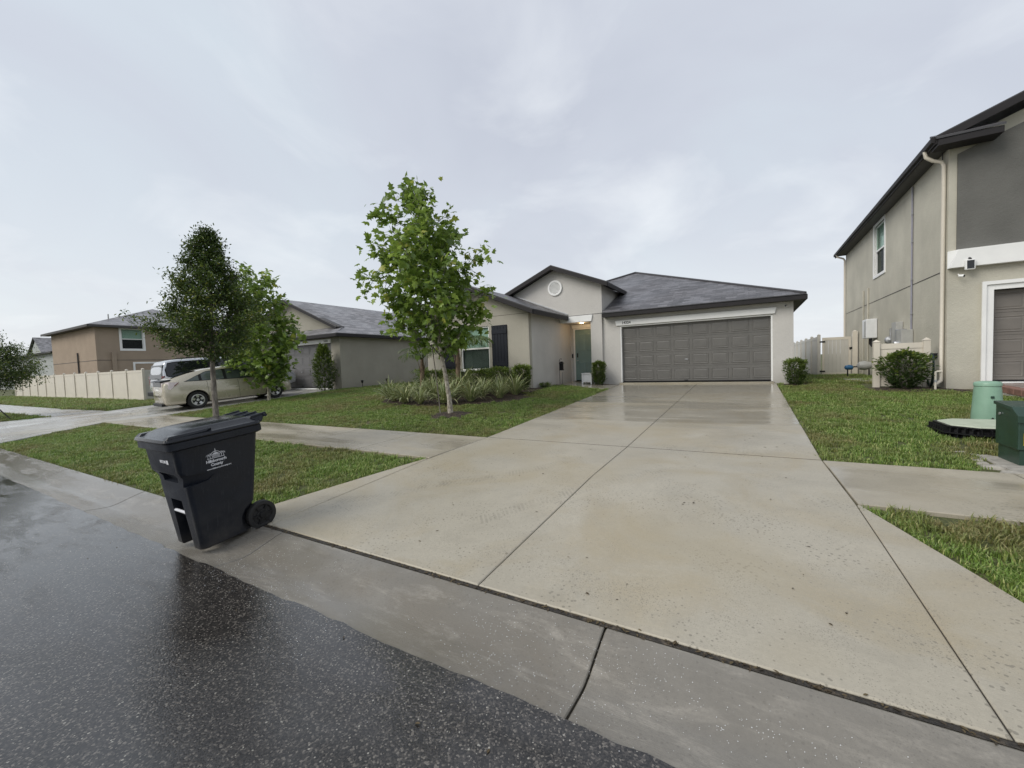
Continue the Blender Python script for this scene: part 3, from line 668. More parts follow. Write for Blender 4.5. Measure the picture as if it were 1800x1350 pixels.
def garage_door(parent, F, w, h, mat, cols=8, rows=4):
    """F: frame with origin at the lower left corner of the opening"""
    mb = MB(); fbox(mb, F, -.04, w+.04, 0, h+.04, -.06, -.045); fbox(mb, F, 0, w, -.0, .035, -.04, .004)
    d = mb.build('garage_door', 'black', parent); sh = (h-.03)/rows; pw = w/cols
    for r in range(rows):
        mb = MB(); fbox(mb, F, .004, w-.004, .037+r*sh, .033+(r+1)*sh, -.042, 0); mb.build('section', mat, d, bevel=.005)
        for c in range(cols):
            u0, u1 = c*pw+.055, (c+1)*pw-.055; v0, v1 = .03+r*sh+.085, .03+(r+1)*sh-.085; i = .028
            mb = MB()
            a = [F(u0, v0, .0015), F(u1, v0, .0015), F(u1, v1, .0015), F(u0, v1, .0015)]; b = [F(u0+i, v0+i, -.012), F(u1-i, v0+i, -.012), F(u1-i, v1-i, -.012), F(u0+i, v1-i, -.012)]
            a2 = [F(u0-.012, v0-.012, .001), F(u1+.012, v0-.012, .001), F(u1+.012, v1+.012, .001), F(u0-.012, v1+.012, .001)]
            o1 = [F(u0, v0, .012), F(u1, v0, .012), F(u1, v1, .012), F(u0, v1, .012)]
            o2 = [F(u0+.012, v0+.012, .012), F(u1-.012, v0+.012, .012), F(u1-.012, v1-.012, .012), F(u0+.012, v1-.012, .012)]
            o3 = [F(u0+i, v0+i, .003), F(u1-i, v0+i, .003), F(u1-i, v1-i, .003), F(u0+i, v1-i, .003)]
            o4 = [F(u0+i+.03, v0+i+.03, .010), F(u1-i-.03, v0+i+.03, .010), F(u1-i-.03, v1-i-.03, .010), F(u0+i+.03, v1-i-.03, .010)]
            L_ = [a2, o1, o2, o3, o4]; vs_ = [q for l in L_ for q in l]; fs_ = []
            for k in range(4):
                for e in range(4): fs_.append((k*4+e, k*4+(e+1) % 4, (k+1)*4+(e+1) % 4, (k+1)*4+e))
            fs_.append((16, 17, 18, 19)); fs_.append((3, 2, 1, 0)); mb.add(vs_, fs_); mb.build('panel', mat, d)
    mb = MB(); fbox(mb, F, w*.46, w*.46+.11, h*.37, h*.37+.03, .001, .03); mb.build('handle', 'steel', d, bevel=.006)
    mb = MB(); fbox(mb, F, w*.46-.02, w*.46+.10, .05, .07, .001, .025); mb.build('lift_handle', 'black', d, bevel=.004)
    return d
def window(parent, F, w, h, blind=True, trim=0, fmat='white', split=.5, bfrac=1.0, grid=0):
    mb = MB(); t = .045
    for u0, u1, v0, v1 in ((0, t, 0, h), (w-t, w, 0, h), (t, w-t, 0, t), (t, w-t, h-t, h), (t, w-t, h*split-.03, h*split+.03)): fbox(mb, F, u0, u1, v0, v1, -.10, -.035)
    o = mb.build('window', fmat, parent)
    for v0, v1, d in ((t, h*split-.03, -.085), (h*split+.03, h-t, -.065)):
        mb = MB(); fbox(mb, F, t, w-t, v0, v1, d, d+.006); mb.build('pane', 'pane_low' if v0 < h*.3 else 'pane', o)
    if grid:
        mb = MB()
        for k in range(1, grid+1): fbox(mb, F, w*k/(grid+1)-.01, w*k/(grid+1)+.01, t, h-t, -.095, -.088)
        mb.build('muntin', fmat, o)
    mb = MB(); fbox(mb, F, 0, w, 0, h, -.42, -.40); mb.build('room', 'dark', o)
    if blind:
        mb = MB(); z = h-t
        while z > h-(h-t)*bfrac:
            mb.add([F(t, z, -.130), F(w-t, z, -.130), F(w-t, z-.034, -.122), F(t, z-.034, -.122)], [(0, 1, 2, 3)]); z -= .036
        mb.build('blind', 'blind', o)
    if trim:
        mb = MB(); q = trim
        for u0, u1, v0, v1 in ((-q, 0, -q, h+q), (w, w+q, -q, h+q), (0, w, -q, 0), (0, w, h, h+q)): fbox(mb, F, u0, u1, v0, v1, -.1, .03)
        mb.build('trim', 'white', o)
    else:
        mb = MB(); fbox(mb, F, -.06, w+.06, -.07, -.001, -.1, .05); mb.build('sill', 'white', o, bevel=.006)
    return o
def lintel(parent, F, w, h, flare, d=.05, name='lintel'):
    mb = MB(); mb.frust([F(0, 0, .0), F(w, 0, .0), F(w, 0, d), F(0, 0, d)], [F(-flare, h, .0), F(w+flare, h, .0), F(w+flare, h, d), F(-flare, h, d)])
    return mb.build(name, 'white', parent)
def wall_camera(parent, loc, d):
    mb = MB(); mb.tube([Vector(loc), Vector(loc)+Vector(d)*.09], [.03, .036], 10); o = mb.build('security_camera', 'white', parent, smooth=True)
    mb = MB(); mb.tube([Vector(loc)+Vector(d)*.088, Vector(loc)+Vector(d)*.10], [.03, .024], 10); mb.build('lens', 'black', o, smooth=True)
    mb = MB(); mb.tube([Vector(loc)+Vector(d)*.02, Vector(loc)+Vector((0, .05, .05))], .01, 6); mb.build('bracket', 'white', o)
    return o
XP = (1, 0, 0); NY = (0, -1, 0)

# ------------------------------------------------------------------ main house (number 14324)
H = thing('house', 'light grey single-storey stucco house with teal door and wide taupe garage door', 'house', (-5, 15.75, .5))
w = MB(); w.box(-4.945, -4.27, 15.75, 15.95, .3, 3.30).box(.66, 1.22, 15.75, 15.95, .3, 3.30).box(-4.27, .66, 15.75, 15.95, 2.86, 3.30)
w.box(1.02, 1.22, 15.95, 28.3, .3, 3.30).box(-11.4, 1.02, 28.1, 28.3, .3, 3.3).box(-11.4, -11.2, 16.95, 28.1, .3, 3.3)
w.box(-5.40, -4.947, 15.65, 16.75, .3, 3.15).box(-5.40, -4.947, 15.65, 15.85, 3.15, 3.40).box(-6.70, -5.40, 15.65, 15.85, 3.15, 3.40)
w.box(-6.7, -6.55, 16.75, 16.95, .3, 3.2).box(-5.52, -5.40, 16.75, 16.95, .3, 3.2).box(-6.55, -5.52, 16.75, 16.95, 2.98, 3.2)
w.prism([(-8.85, 15.65, 3.402), (-4.93, 15.65, 3.402), (-4.93, 15.65, 4.52), (-6.89, 15.65, 5.34), (-8.85, 15.65, 4.52)], (0, .2, 0))
w.box(-5.13, -4.93, 15.85, 18.4, 3.402, 4.50).box(-8.85, -8.65, 15.85, 18.4, 3.402, 4.5)
w.box(-6.9, -6.70, 13.06, 16.75, .3, 3.36).box(-11.4, -11.2, 13.06, 16.75, .3, 3.36)
w.build('wall', 'w_main', H)
w = MB(); w.box(-11.4, -9.69, 12.86, 13.06, .3, 3.33).box(-8.38, -6.70, 12.86, 13.06, .3, 3.33).box(-9.69, -8.38, 12.86, 13.06, .3, 1.38).box(-9.69, -8.38, 12.86, 13.06, 3.0, 3.33)
w.build('wing_wall', 'w_wing', H)
w = MB(); w.prism([(-11.4, 12.852, 3.342), (-6.70, 12.852, 3.342), (-9.05, 12.852, 4.32)], (0, .2, 0)); w.build('wing_gable', 'w_wing', H)
mb = MB(); mb.box(-11.39, -6.71, 12.875, 13.05, 3.325, 3.345); mb.build('control_joint', 'trimdark', H)
mb = MB(); mb.box(-6.7, -5.4, 15.85, 16.75, 3.15, 3.25); mb.build('porch_ceiling', 'w_main', H)
mb = MB(); mb.box(-6.69, -5.41, 15.755, 16.745, .4, .705); mb.build('porch_floor', 'walk', H)
AP = (-5.1, 22.03, 6.07); zE = 3.385
r = RF()
r.plane([(-4.87, 15.4, zE), (1.53, 15.4, zE), AP, (-8.6, 18.53, 4.65), (-4.87, 18.5, 4.643)])
r.plane([(1.53, 15.4, zE), (1.53, 28.66, zE), AP]); r.plane([(1.53, 28.66, zE), (-11.73, 28.66, zE), AP]); r.plane([(-11.73, 28.66, zE), (-11.73, 15.4, zE), (-8.6, 18.53, 4.65), AP])
r.build('roof', 'sh_main', H)
mb = MB(); mb.tube([(1.5, 15.43, zE+.012), (AP[0], AP[1], AP[2]+.02)], .05, 6); mb.tube([(-8.6, 18.53, 4.66), (AP[0], AP[1], AP[2]+.02)], .05, 6); mb.build('hip_cap', 'sh_main', H)
mb = MB(); mb.box(-4.87, 1.515, 15.40, 15.43, zE-.17, zE-.03).box(1.515, 1.55, 15.38, 28.6, zE-.17, zE-.03); mb.build('fascia', 'trimdark', H)
mb = MB(); mb.box(-4.86, 1.51, 15.43, 15.75, zE-.165, zE-.14).box(1.22, 1.51, 15.75, 28.3, zE-.165, zE-.14); mb.build('soffit', 'soffit', H)
gable_roof(H, 'sh_main', -6.89, 5.48, -9.18, -4.60, 4.54, 15.3, 20.5, 18.35)
gable_roof(H, 'sh_main', -9.05, 4.55, -11.78, -6.32, 3.41, 12.45, 18.4, 15.64)
mb = MB(); mb.prism([(-8.8, 15.60, 4.52), (-6.34, 15.60, 3.495), (-6.34, 15.60, 3.45), (-8.8, 15.60, 4.475)], (0, .048, 0)); mb.build('flashing', 'steel', H)
mb = MB(); mb.box(-8.84, -4.94, 15.644, 15.66, 3.394, 3.41); mb.build('control_joint', 'trimdark', H)
Fg = FR((-4.27, 15.89, .70), XP, NY); garage_door(H, Fg, 4.93, 2.14, 'gar')
mb = MB(); fbox(mb, Fg, -.001, .045, 0, 2.15, .002, .13); fbox(mb, Fg, 4.885, 4.931, 0, 2.15, .002, .13); fbox(mb, Fg, .045, 4.885, 2.12, 2.16, .002, .13); mb.build('door_jamb', 'white', H)
mb = MB(); mb.box(-4.30, .69, 15.60, 15.74, .55, .69); mb.build('threshold', 'walk', H, bevel=.01)
Fl = FR((-4.40, 15.75, 2.875), XP, NY); li = lintel(H, Fl, 5.12, .19, .045, .055)
text_part('14324', .135, 'printk', li, Matrix.Translation(Vector((-4.02, 15.692, 2.965))-H.location) @ Matrix.Rotation(math.pi/2, 4, 'X'), 'house_number', .003, .003, spacing=1.0)
lp = lintel(H, FR((-6.66, 15.65, 3.135), XP, NY), 1.30, .25, .05, .05)
Fd = FR((-6.49, 16.78, .76), XP, NY)
mb = MB(); fbox(mb, Fd, 0, .92, 0, 2.16, -.03, .02); dr = mb.build('front_door', 'teal', H, bevel=.004)
mb = MB(); fbox(mb, Fd, .07, .12, .98, 1.16, .02, .045); mb.build('lock_keypad', 'black', dr, bevel=.006)
mb = MB(); fbox(mb, Fd, .06, .14, .83, .87, .03, .055); fbox(mb, Fd, .08, .10, .83, .87, .0, .03); mb.build('handle', 'steel', dr, bevel=.006)
for u0, u1, v0, v1 in ((.17, .42, 1.25, 1.98), (.50, .75, 1.25, 1.98), (.17, .42, .2, .78), (.50, .75, .2, .78)):
    mb = MB(); mb.frust([Fd(u0, v0, .0201), Fd(u1, v0, .0201), Fd(u1, v1, .0201), Fd(u0, v1, .0201)], [Fd(u0+.03, v0+.03, .03), Fd(u1-.03, v0+.03, .03), Fd(u1-.03, v1-.03, .03), Fd(u0+.03, v1-.03, .03)]); mb.build('panel', 'teal', dr)
mb = MB(); fbox(mb, Fd, -.06, -.002, -.02, 2.22, -.05, .06); fbox(mb, Fd, .922, .97, -.02, 2.22, -.05, .06); fbox(mb, Fd, -.06, .97, 2.165, 2.22, -.05, .059); mb.build('door_frame', 'white', H)
lintel(H, FR((-6.60, 16.75, 2.99), XP, NY), 1.12, .14, .03, .045)
mb = MB(); mb.box(-6.64, -6.585, 16.71, 16.748, 1.72, 1.90); mb.build('doorbell', 'black', H, bevel=.008)
mb = MB(); mb.lathe([(.075, 0), (.08, .012), (.06, .02)], (-5.95, 16.15, 3.128)); pl = mb.build('porch_lamp', 'lamp', H, smooth=True)
ld = bpy.data.lights.new('porch_lamp_light', 'POINT'); ld.energy = 2.6; ld.color = (1, .66, .34); ld.shadow_soft_size = .06
lo = bpy.data.objects.new('porch_lamp_light', ld); COL.objects.link(lo); lo.parent = pl; lo.location = Vector((-5.95, 16.15, 3.06))-H.location
# vent
mb = MB(); mb.lathe([(.24, 0), (.24, -.05), (.31, -.05), (.31, 0)], (-6.87, 15.648, 4.60), 'y', 40); vt = mb.build('gable_vent', 'white', H, smooth=True)
mb = MB(); mb.lathe([(.245, 0), (.245, -.004)], (-6.87, 15.647, 4.60), 'y', 40); mb.build('backing', 'white', vt)
for k in range(-4, 5):
    z = 4.60+k*.05; hw = math.sqrt(.245**2-(k*.05)**2)
    mb = MB(); mb.add([(-6.87-hw, 15.604, z-.022), (-6.87+hw, 15.604, z-.022), (-6.87+hw, 15.64, z+.02), (-6.87-hw, 15.64, z+.02), (-6.87-hw, 15.600, z-.016), (-6.87+hw, 15.600, z-.016), (-6.87+hw, 15.637, z+.026), (-6.87-hw, 15.637, z+.026)], [(0, 1, 2, 3), (4, 5, 6, 7), (0, 1, 5, 4), (2, 3, 7, 6)]); mb.build('slat', 'white', vt)
Fw = FR((-9.69, 12.86, 1.38), XP, NY); window(H, Fw, 1.31, 1.62, grid=2)
for x in (-8.24, -10.50):
    F = FR((x, 12.86, 1.40), XP, NY); mb = MB(); fbox(mb, F, 0, .66, 0, 1.59, .002, .02); s_ = mb.build('shutter', 'shut', H)
    for k in range(5): mb = MB(); fbox(mb, F, .004+k*.1312, .127+k*.1312, .0, 1.59, .021, .036); mb.build('board', 'shut', s_, bevel=.003)
    for v in (.12, 1.28): mb = MB(); fbox(mb, F, .01, .65, v, v+.15, .0365, .055); mb.build('batten', 'shut', s_, bevel=.003)
wall_camera(H, (1.02, 15.72, 3.10), (-.2, -.95, -.25))
mb = MB(); mb.box(-6.68, -6.665, 12.99, 13.6, .5, .52); 

# ------------------------------------------------------------------ neighbour's grey house
NB = thing('house', 'olive-grey single-storey house with front gable and grey garage behind the cars', 'house', (-21, 12.9, .5))
w = MB(); w.box(-17.55, -16.9, 12.9, 13.1, .3, 3.24).box(-22.48, -17.55, 12.9, 13.1, 2.90, 3.24).box(-26.9, -22.48, 12.9, 13.1, .3, 3.24).box(-17.1, -16.9, 13.1, 26, .3, 3.24).box(-26.9, -26.7, 13.1, 26, .3, 3.24).box(-26.7, -17.1, 25.8, 26, .3, 3.24)
w.build('wall', 'w_nb', NB)
gb = [(-17.75, 13.62, 3.70), (-26.05, 13.62, 3.70), (-21.9, 13.62, 5.42)]
w = MB(); w.prism([gb[1], gb[0], gb[2]], (0, .15, 0)); w.build('gable_wall', 'w_nb', NB)
r = RF(); zE = 3.32; sl = .412
r.plane([(-16.55, 12.5, zE), (-16.55, 26.35, zE), (-21.9, 26.35, 5.52), (-21.9, 13.25, 5.52), (-17.55, 13.25, zE+sl*1.0), (-17.5, 13.45, zE+.39)])
r.plane([(-21.9, 13.25, 5.52), (-21.9, 26.35, 5.52), (-27.25, 26.35, zE), (-27.25, 12.5, zE), (-26.3, 13.45, zE+.39), (-26.25, 13.25, zE+sl*1.0)])
r.plane([(-27.25, 12.5, zE), (-16.55, 12.5, zE), (-17.47, 13.62, zE+.43), (-26.33, 13.62, zE+.43)])
r.build('roof', 'sh_nb', NB)
mb = MB()
for s in (-1, 1):
    x0 = -21.9+s*4.36; mb.prism([(x0, 13.22, zE+.41-.04), (-21.9, 13.22-.002*s, 5.485), (-21.9, 13.22-.002*s, 5.34), (x0, 13.22, zE+.41-.17)], (0, .05, 0))
mb.box(-27.2, -16.6, 12.47, 12.52, zE-.17, zE-.035).box(-16.57, -16.53, 12.46, 26.3, zE-.17, zE-.035); mb.build('fascia', 'trimdark', NB)
mb = MB(); mb.box(-27.2, -16.6, 12.52, 12.9, zE-.16, zE-.13).box(-16.9, -16.58, 12.9, 26, zE-.16, zE-.13); mb.build('soffit', 'soffit', NB)
mb = MB(); mb.prism([(-17.4, 13.27, 3.72), (-21.9, 13.27, 5.42), (-21.9, 13.27, 5.36), (-17.4, 13.27, 3.66)], (0, .34, 0)); mb.build('rake_soffit', 'soffit', NB)
F = FR((-22.48, 13.03, .72), XP, NY); garage_door(NB, F, 4.93, 2.16, 'gar_nb')
for u_ in (0, 4.879): mb = MB(); fbox(mb, F, u_, u_+.05, 0, 2.18, .002, .12); mb.build('door_jamb', 'gar_nb', NB)
li = lintel(NB, FR((-22.55, 12.9, 2.905), XP, NY), 5.05, .19, .0, .055)
text_part('14322', .13, 'printk', li, Matrix.Translation(Vector((-17.85, 12.842, 2.995))-NB.location) @ Matrix.Rotation(math.pi/2, 4, 'X'), 'house_number', .003, .003)
mb = MB(); mb.box(-22.5, -17.5, 12.72, 12.90, .5, .71); mb.build('threshold', 'white', NB)

# ------------------------------------------------------------------ two-storey house on the right
RH = thing('house', 'putty two-storey stucco house with charcoal upper front, cut by the right edge', 'house', (4.2, 14.1, .5))
WT = 6.40
w = MB(); w.box(4.2, 4.4, 14.1, 19.48, .3, WT).box(4.2, 4.4, 20.88, 26.3, .3, WT).box(4.2, 4.4, 19.48, 20.88, .3, 4.42).box(4.2, 4.4, 19.48, 20.88, 6.25, WT)
w.box(4.4, 4.96, 14.1, 14.3, .3, WT).box(4.96, 9.9, 14.1, 14.3, 2.90, WT).box(9.9, 14.2, 14.1, 14.3, .3, WT).box(14.0, 14.2, 14.3, 26.3, .3, WT).box(4.4, 14.0, 26.1, 26.3, .3, WT)
w.prism([(4.2, 14.1, WT+.002), (14.2, 14.1, WT+.002), (9.2, 14.1, WT+2.0)], (0, .2, 0))
w.build('wall', 'w_right', RH)
w = MB(); w.prism([(4.34, 14.06, 3.90), (14.06, 14.06, 3.90), (14.06, 14.06, 6.16), (9.2, 14.06, 8.10), (4.34, 14.06, 6.16)], (0, .038, 0)); w.build('charcoal_panel', 'w_dark', RH)
mb = MB(); mb.frust([(4.19, 13.94, 3.47), (14.21, 13.94, 3.47), (14.21, 14.098, 3.47), (4.19, 14.098, 3.47)], [(4.33, 13.94, 3.89), (14.1, 13.94, 3.89), (14.1, 14.098, 3.89), (4.19, 14.098, 3.89)]); mb.build('belt_trim', 'white', RH, bevel=.004)
mb = MB(); mb.box(4.192, 4.205, 14.4, 26.2, 3.455, 3.472); mb.build('control_joint', 'trimdark', RH)
gable_roof(RH, 'sh_main', 9.2, 8.68, 3.85, 14.55, 6.56, 13.68, 26.75, 26.75, .17)
mb = MB(); mb.box(3.88, 4.2, 14.0, 26.3, 6.36, 6.39); mb.build('eave_soffit', 'soffit', RH)
r = RF(); r.plane([(3.84, 13.60, 6.50), (4.95, 13.60, 6.50), (4.95, 14.05, 6.70), (3.84, 14.05, 6.70)]); r.build('eave_return_roof', 'sh_main', RH)
mb = MB(); mb.box(3.87, 4.93, 13.62, 14.05, 6.30, 6.44); mb.build('eave_return', 'trimdark', RH)
mb = MB(); mb.prism([(3.84, 13.7, 6.55), (3.78, 13.7, 6.55), (3.76, 13.7, 6.50), (3.77, 13.7, 6.42), (3.84, 13.7, 6.40)], (0, 13.0, 0)); mb.build('gutter', 'trimdark', RH)
def downspout(parent, pts, mat='cream', name='downspout', rad=.042):
    mb = MB(); mb.tube(pts, rad, 8); o = mb.build(name, mat, parent, smooth=True, sharp=50); return o
downspout(RH, [(3.80, 14.22, 6.42), (3.82, 14.22, 6.28), (3.95, 14.22, 6.16), (4.10, 14.22, 6.10), (4.145, 14.22, 6.0), (4.145, 14.22, 3.4), (4.145, 14.22, .84), (4.12, 14.17, .74), (3.98, 14.02, .67)], 'cream')
downspout(RH, [(3.82, 26.2, 6.42), (3.86, 26.2, 6.3), (4.08, 26.2, 6.2), (4.14, 26.2, 6.1), (4.14, 26.2, .6)], 'cream')
mb = MB(); mb.tube([(4.16, 14.36, 6.35), (4.16, 14.36, .7)], .012, 6); mb.build('cable', 'printk', RH)
F = FR((4.2, 20.88, 4.42), (0, -1, 0), (-1, 0, 0)); window(RH, F, 1.40, 1.83, blind=True, bfrac=.52, trim=.10)
F = FR((4.96, 14.24, .72), XP, NY); garage_door(RH, F, 4.94, 2.15, 'gar_r')
mb = MB(); mb.box(4.79, 4.96, 14.03, 14.098, .55, 3.05).box(4.96, 9.9, 14.03, 14.098, 2.88, 3.05).box(4.76, 4.83, 13.99, 14.03, .55, 3.08).box(4.83, 9.9, 13.99, 14.029, 3.0, 3.08); mb.build('garage_trim', 'white', RH)
mb = MB(); mb.box(4.95, 9.9, 14.0, 14.25, .5, .715); mb.build('threshold', 'white', RH)
mb = MB(); mb.box(4.43, 4.60, 13.86, 13.938, 3.38, 3.62); sp = mb.build('solar_panel', 'white', RH, bevel=.02)
mb = MB(); mb.box(4.455, 4.575, 13.854, 13.859, 3.405, 3.595); mb.build('cell', 'glass', sp)
mb = MB(); mb.tube([(4.52, 13.95, 3.66), (4.52, 13.89, 3.63)], .025, 8); mb.build('bracket', 'darkmetal', sp)
wall_camera(RH, (4.36, 13.98, 3.27), (.75, -.6, -.2))
# services on the side wall
mb = MB(); mb.tube([(4.17, 16.55, 1.75), (4.17, 16.55, 6.3)], .022, 8); cd = mb.build('conduit', 'pvc', RH, smooth=True)
for z in (2.6, 3.6, 4.7, 5.5): mb = MB(); mb.box(4.14, 4.2, 16.515, 16.585, z, z+.02); mb.build('clip', 'steel', cd)
mb = MB(); mb.box(3.93, 4.19, 16.45, 16.95, 1.25, 2.15); e1 = mb.build('meter_box', 'gbox', RH, bevel=.01)
mb = MB(); mb.lathe([(.085, 0), (.085, -.10), (.07, -.12)], (3.93, 16.70, 1.75), 'x', 18); mb.build('meter', 'steel', e1, smooth=True)
mb = MB(); mb.box(3.98, 4.19, 17.02, 17.30, 1.35, 2.2); mb.build('disconnect_box', 'steel', RH, bevel=.01)
mb = MB(); mb.box(4.02, 4.19, 17.38, 17.85, 1.3, 2.45); mb.build('panel_box', 'gbox', RH, bevel=.01)
mb = MB(); mb.tube([(4.1, 18.3, .7), (4.1, 18.3, 2.3)], .025, 8); mb.lathe([(.0, -.1), (.12, -.06), (.13, .05), (.0, .1)], (4.08, 18.3, 1.9), 'y', 12, cap=False); mb.build('gas_meter', 'steel', RH, smooth=True)
mb = MB(); mb.box(3.86, 4.19, 20.35, 21.0, 2.05, 2.78); hw = mb.build('water_heater', 'wbox', RH, bevel=.03)
mb = MB(); mb.box(3.855, 3.859, 20.42, 20.68, 2.1, 2.7); mb.build('cover_panel', 'gbox', hw)
for y in (20.5, 20.65, 20.8): mb = MB(); mb.tube([(4.05, y, 2.05), (4.05, y, 1.72+.3*(y-20.5))], .02, 6); mb.build('pipe', 'darkmetal', hw)
for y in (21.7, 22.5): mb = MB(); mb.tube([(4.17, y, .5), (4.17, y, 4.1)], .03, 6); mb.build('pipe', 'w_right', RH)

# pavers of the right-hand driveway
pv = thing('paver_driveway', 'brown-grey paver driveway in front of the right-hand garage', 'driveway'); pv['kind'] = 'structure'; del pv['category']
mb = MB(); pz = lambda x, y: .70-.028*(14-y)-.002
for j in range(14):
    y0 = 13.95-.5*j; mb.add([(4.75, y0-.5, pz(0, y0-.5)-.02), (10, y0-.5, pz(0, y0-.5)-.02), (10, y0, pz(0, y0)-.02), (4.75, y0, pz(0, y0)-.02), (4.75, y0-.5, .1), (4.75, y0, .1)], [(0, 1, 2, 3), (0, 3, 5, 4)])
mb.build('bedding_sand', 'stone', pv)
pm = MB(); pm.box(0, .29, 0, .14, -.03, .004); p0 = pm.build('paver', 'paver', pv, bevel=.008); p0.location = (4.95, 13.78, pz(0, 13.78)); k = 0
for j in range(34):
    for i in range(8):
        if j == 0 and i == 0: continue
        y = 13.78-.15*j; x = 4.95+.3*i+(.15 if j % 2 else 0)
        o = p0.copy(); COL.objects.link(o); o.location = (x, y, pz(0, y)+random.uniform(-.002, .002)); o.rotation_euler = (math.atan(.028), 0, 0)
em = MB(); em.box(0, .20, 0, .28, -.12, .008); e0 = em.build('edge_brick', 'pride', pv, bevel=.012); e0.location = (4.74, 13.7, pz(0, 13.7))
for j in range(1, 18):
    y = 13.7-.29*j; o = e0.copy(); COL.objects.link(o); o.location = (4.74+random.uniform(-.006, .006), y, pz(0, y))

# ------------------------------------------------------------------ far tan house
TH = thing('house', 'tan two-storey stucco house behind the vinyl fence', 'house', (-46.3, 12.2, .2))
w = MB(); w.box(-58, -46.3, 12.15, 12.35, .1, 5.86).box(-46.5, -46.3, 12.35, 13.78, .1, 5.86).box(-46.5, -46.3, 15.22, 24, .1, 5.86).box(-46.5, -46.3, 13.78, 15.22, .1, 4.06).box(-46.5, -46.3, 13.78, 15.22, 5.78, 5.86).box(-58, -57.8, 12.35, 24, .1, 5.86).box(-57.8, -46.5, 23.8, 24, .1, 5.86)
w.build('wall', 'w_tan', TH)
r = RF(); a = (-52.15, 18.1, 8.45); e = 6.02; X0, X1, Y0, Y1 = -58.55, -45.75, 11.6, 24.6
r.plane([(X0, Y0, e), (X1, Y0, e), a]); r.plane([(X1, Y0, e), (X1, Y1, e), a]); r.plane([(X1, Y1, e), (X0, Y1, e), a]); r.plane([(X0, Y1, e), (X0, Y0, e), a]); r.build('roof', 'sh_nb', TH)
mb = MB(); mb.box(X0, X1, Y0-.02, Y0+.03, e-.2, e-.04).box(X1-.03, X1+.02, Y0+.03, Y1, e-.2, e-.04); mb.build('fascia', 'soffit', TH)
mb = MB(); mb.box(X0, X1-.03, Y0+.03, 12.15, e-.18, e-.15).box(-46.3, X1-.03, 12.15, Y1, e-.18, e-.15); mb.build('soffit', 'soffit', TH)
F = FR((-46.3, 13.78, 4.06), (0, 1, 0), (1, 0, 0)); window(TH, F, 1.44, 1.72, bfrac=.55, trim=.14)
F = FR((-46.29, 14.55, 1.2), (0, 1, 0), (1, 0, 0)); window(TH, F, 1.6, 1.6, bfrac=.3, trim=.14)
mb = MB(); mb.box(-58, -46.31, 12.138, 12.16, 3.10, 3.14).box(-46.31, -46.288, 12.16, 24, 3.10, 3.14); mb.build('control_joint', 'soffit', TH)
mb = MB(); mb.tube([(-50.6, 12.08, .3), (-50.6, 12.08, 3.9)], .06, 6); mb.build('pipe', 'soffit', TH)
mb = MB(); mb.box(-46.3, -46.12, 13.05, 13.33, .3, 3.8); mb.build('chase', 'w_tan', TH)
mb = MB(); mb.tube([(-47.5, 13.4, 6.5), (-47.5, 13.4, 7.1)], .05, 6); mb.build('vent_pipe', 'gbox', TH)
# farther grey house
GH = thing('house', 'distant pale grey house with shingle roof at the left edge', 'house', (-105, 20, .2))
w = MB(); w.box(-140, -94, 20, 32, .0, 6.1); w.build('wall', 'w_far', GH)
r = RF(); r.plane([(-140.6, 19.4, 6.2), (-93.4, 19.4, 6.2), (-97.5, 26, 8.0), (-136, 26, 8.0)]); r.plane([(-93.4, 19.4, 6.2), (-93.4, 32.6, 6.2), (-97.5, 26, 8.0)]); r.build('roof', 'sh_nb', GH)
mb = MB(); mb.prism([(-103.6, 19.2, 6.15), (-96.4, 19.2, 6.15), (-100, 19.2, 8.4)], (0, 5, 0)); mb.build('gable', 'w_far', GH)
r = RF(); r.plane([(-95.9, 18.9, 6.1), (-95.9, 25, 6.1), (-100, 25, 8.7), (-100, 18.9, 8.7)]); r.plane([(-100, 18.9, 8.7), (-100, 25, 8.7), (-104.1, 25, 6.1), (-104.1, 18.9, 6.1)]); r.build('gable_roof', 'sh_nb', GH)
mb = MB(); mb.box(-140.6, -93.4, 19.36, 19.42, 5.95, 6.15); mb.build('fascia', 'soffit', GH)

# ------------------------------------------------------------------ fences
def vinyl_run(parent, F, n, plen, h, ph=.12, mat='cream', boards=0, first=True, last=True):
    for k in range(n+1):
        if (k == 0 and not first) or (k == n and not last): continue
        mb = MB(); u = k*plen; fbox(mb, F, u-ph/2, u+ph/2, -.1, h+.05, -ph/2, ph/2); p = mb.build('post', mat, parent)
        mb = MB(); q = ph/2+.012; mb.add([F(u-q, h+.052, -q), F(u+q, h+.052, -q), F(u+q, h+.052, q), F(u-q, h+.052, q), F(u, h+.12, 0)], [(0, 1, 4), (1, 2, 4), (2, 3, 4), (3, 0, 4), (3, 2, 1, 0)]); mb.build('cap', mat, p)
    for k in range(n):
        a, b = k*plen+ph/2+.001, (k+1)*plen-ph/2-.001
        mb = MB(); fbox(mb, F, a, b, h-.14, h, -.025, .025); fbox(mb, F, a, b, .04, .19, -.025, .025); mb.build('rail', mat, parent)
        nb = boards or max(4, int((b-a)/.28)); bw = (b-a)/nb
        if boards:
            for i in range(nb): mb = MB(); fbox(mb, F, a+i*bw+.003, a+(i+1)*bw-.003, .19, h-.14, -.012, .012); mb.build('board', mat, parent, bevel=.004)
        else:
            mb = MB(); fbox(mb, F, a, b, .19, h-.14, -.010, .010); mb.build('panel', mat, parent)
fl = thing('vinyl_fence', 'long almond vinyl privacy fence in front of the tan house', 'fence', (-30.8, 10, .2))
vinyl_run(fl, FR((-30.8, 10.0, .20), (-1, 0, 0), NY), 12, 2.42, 1.80)
fr_ = thing('vinyl_fence', 'almond vinyl fence running back beside the silver car', 'fence', (-30.8, 10.1, .2))
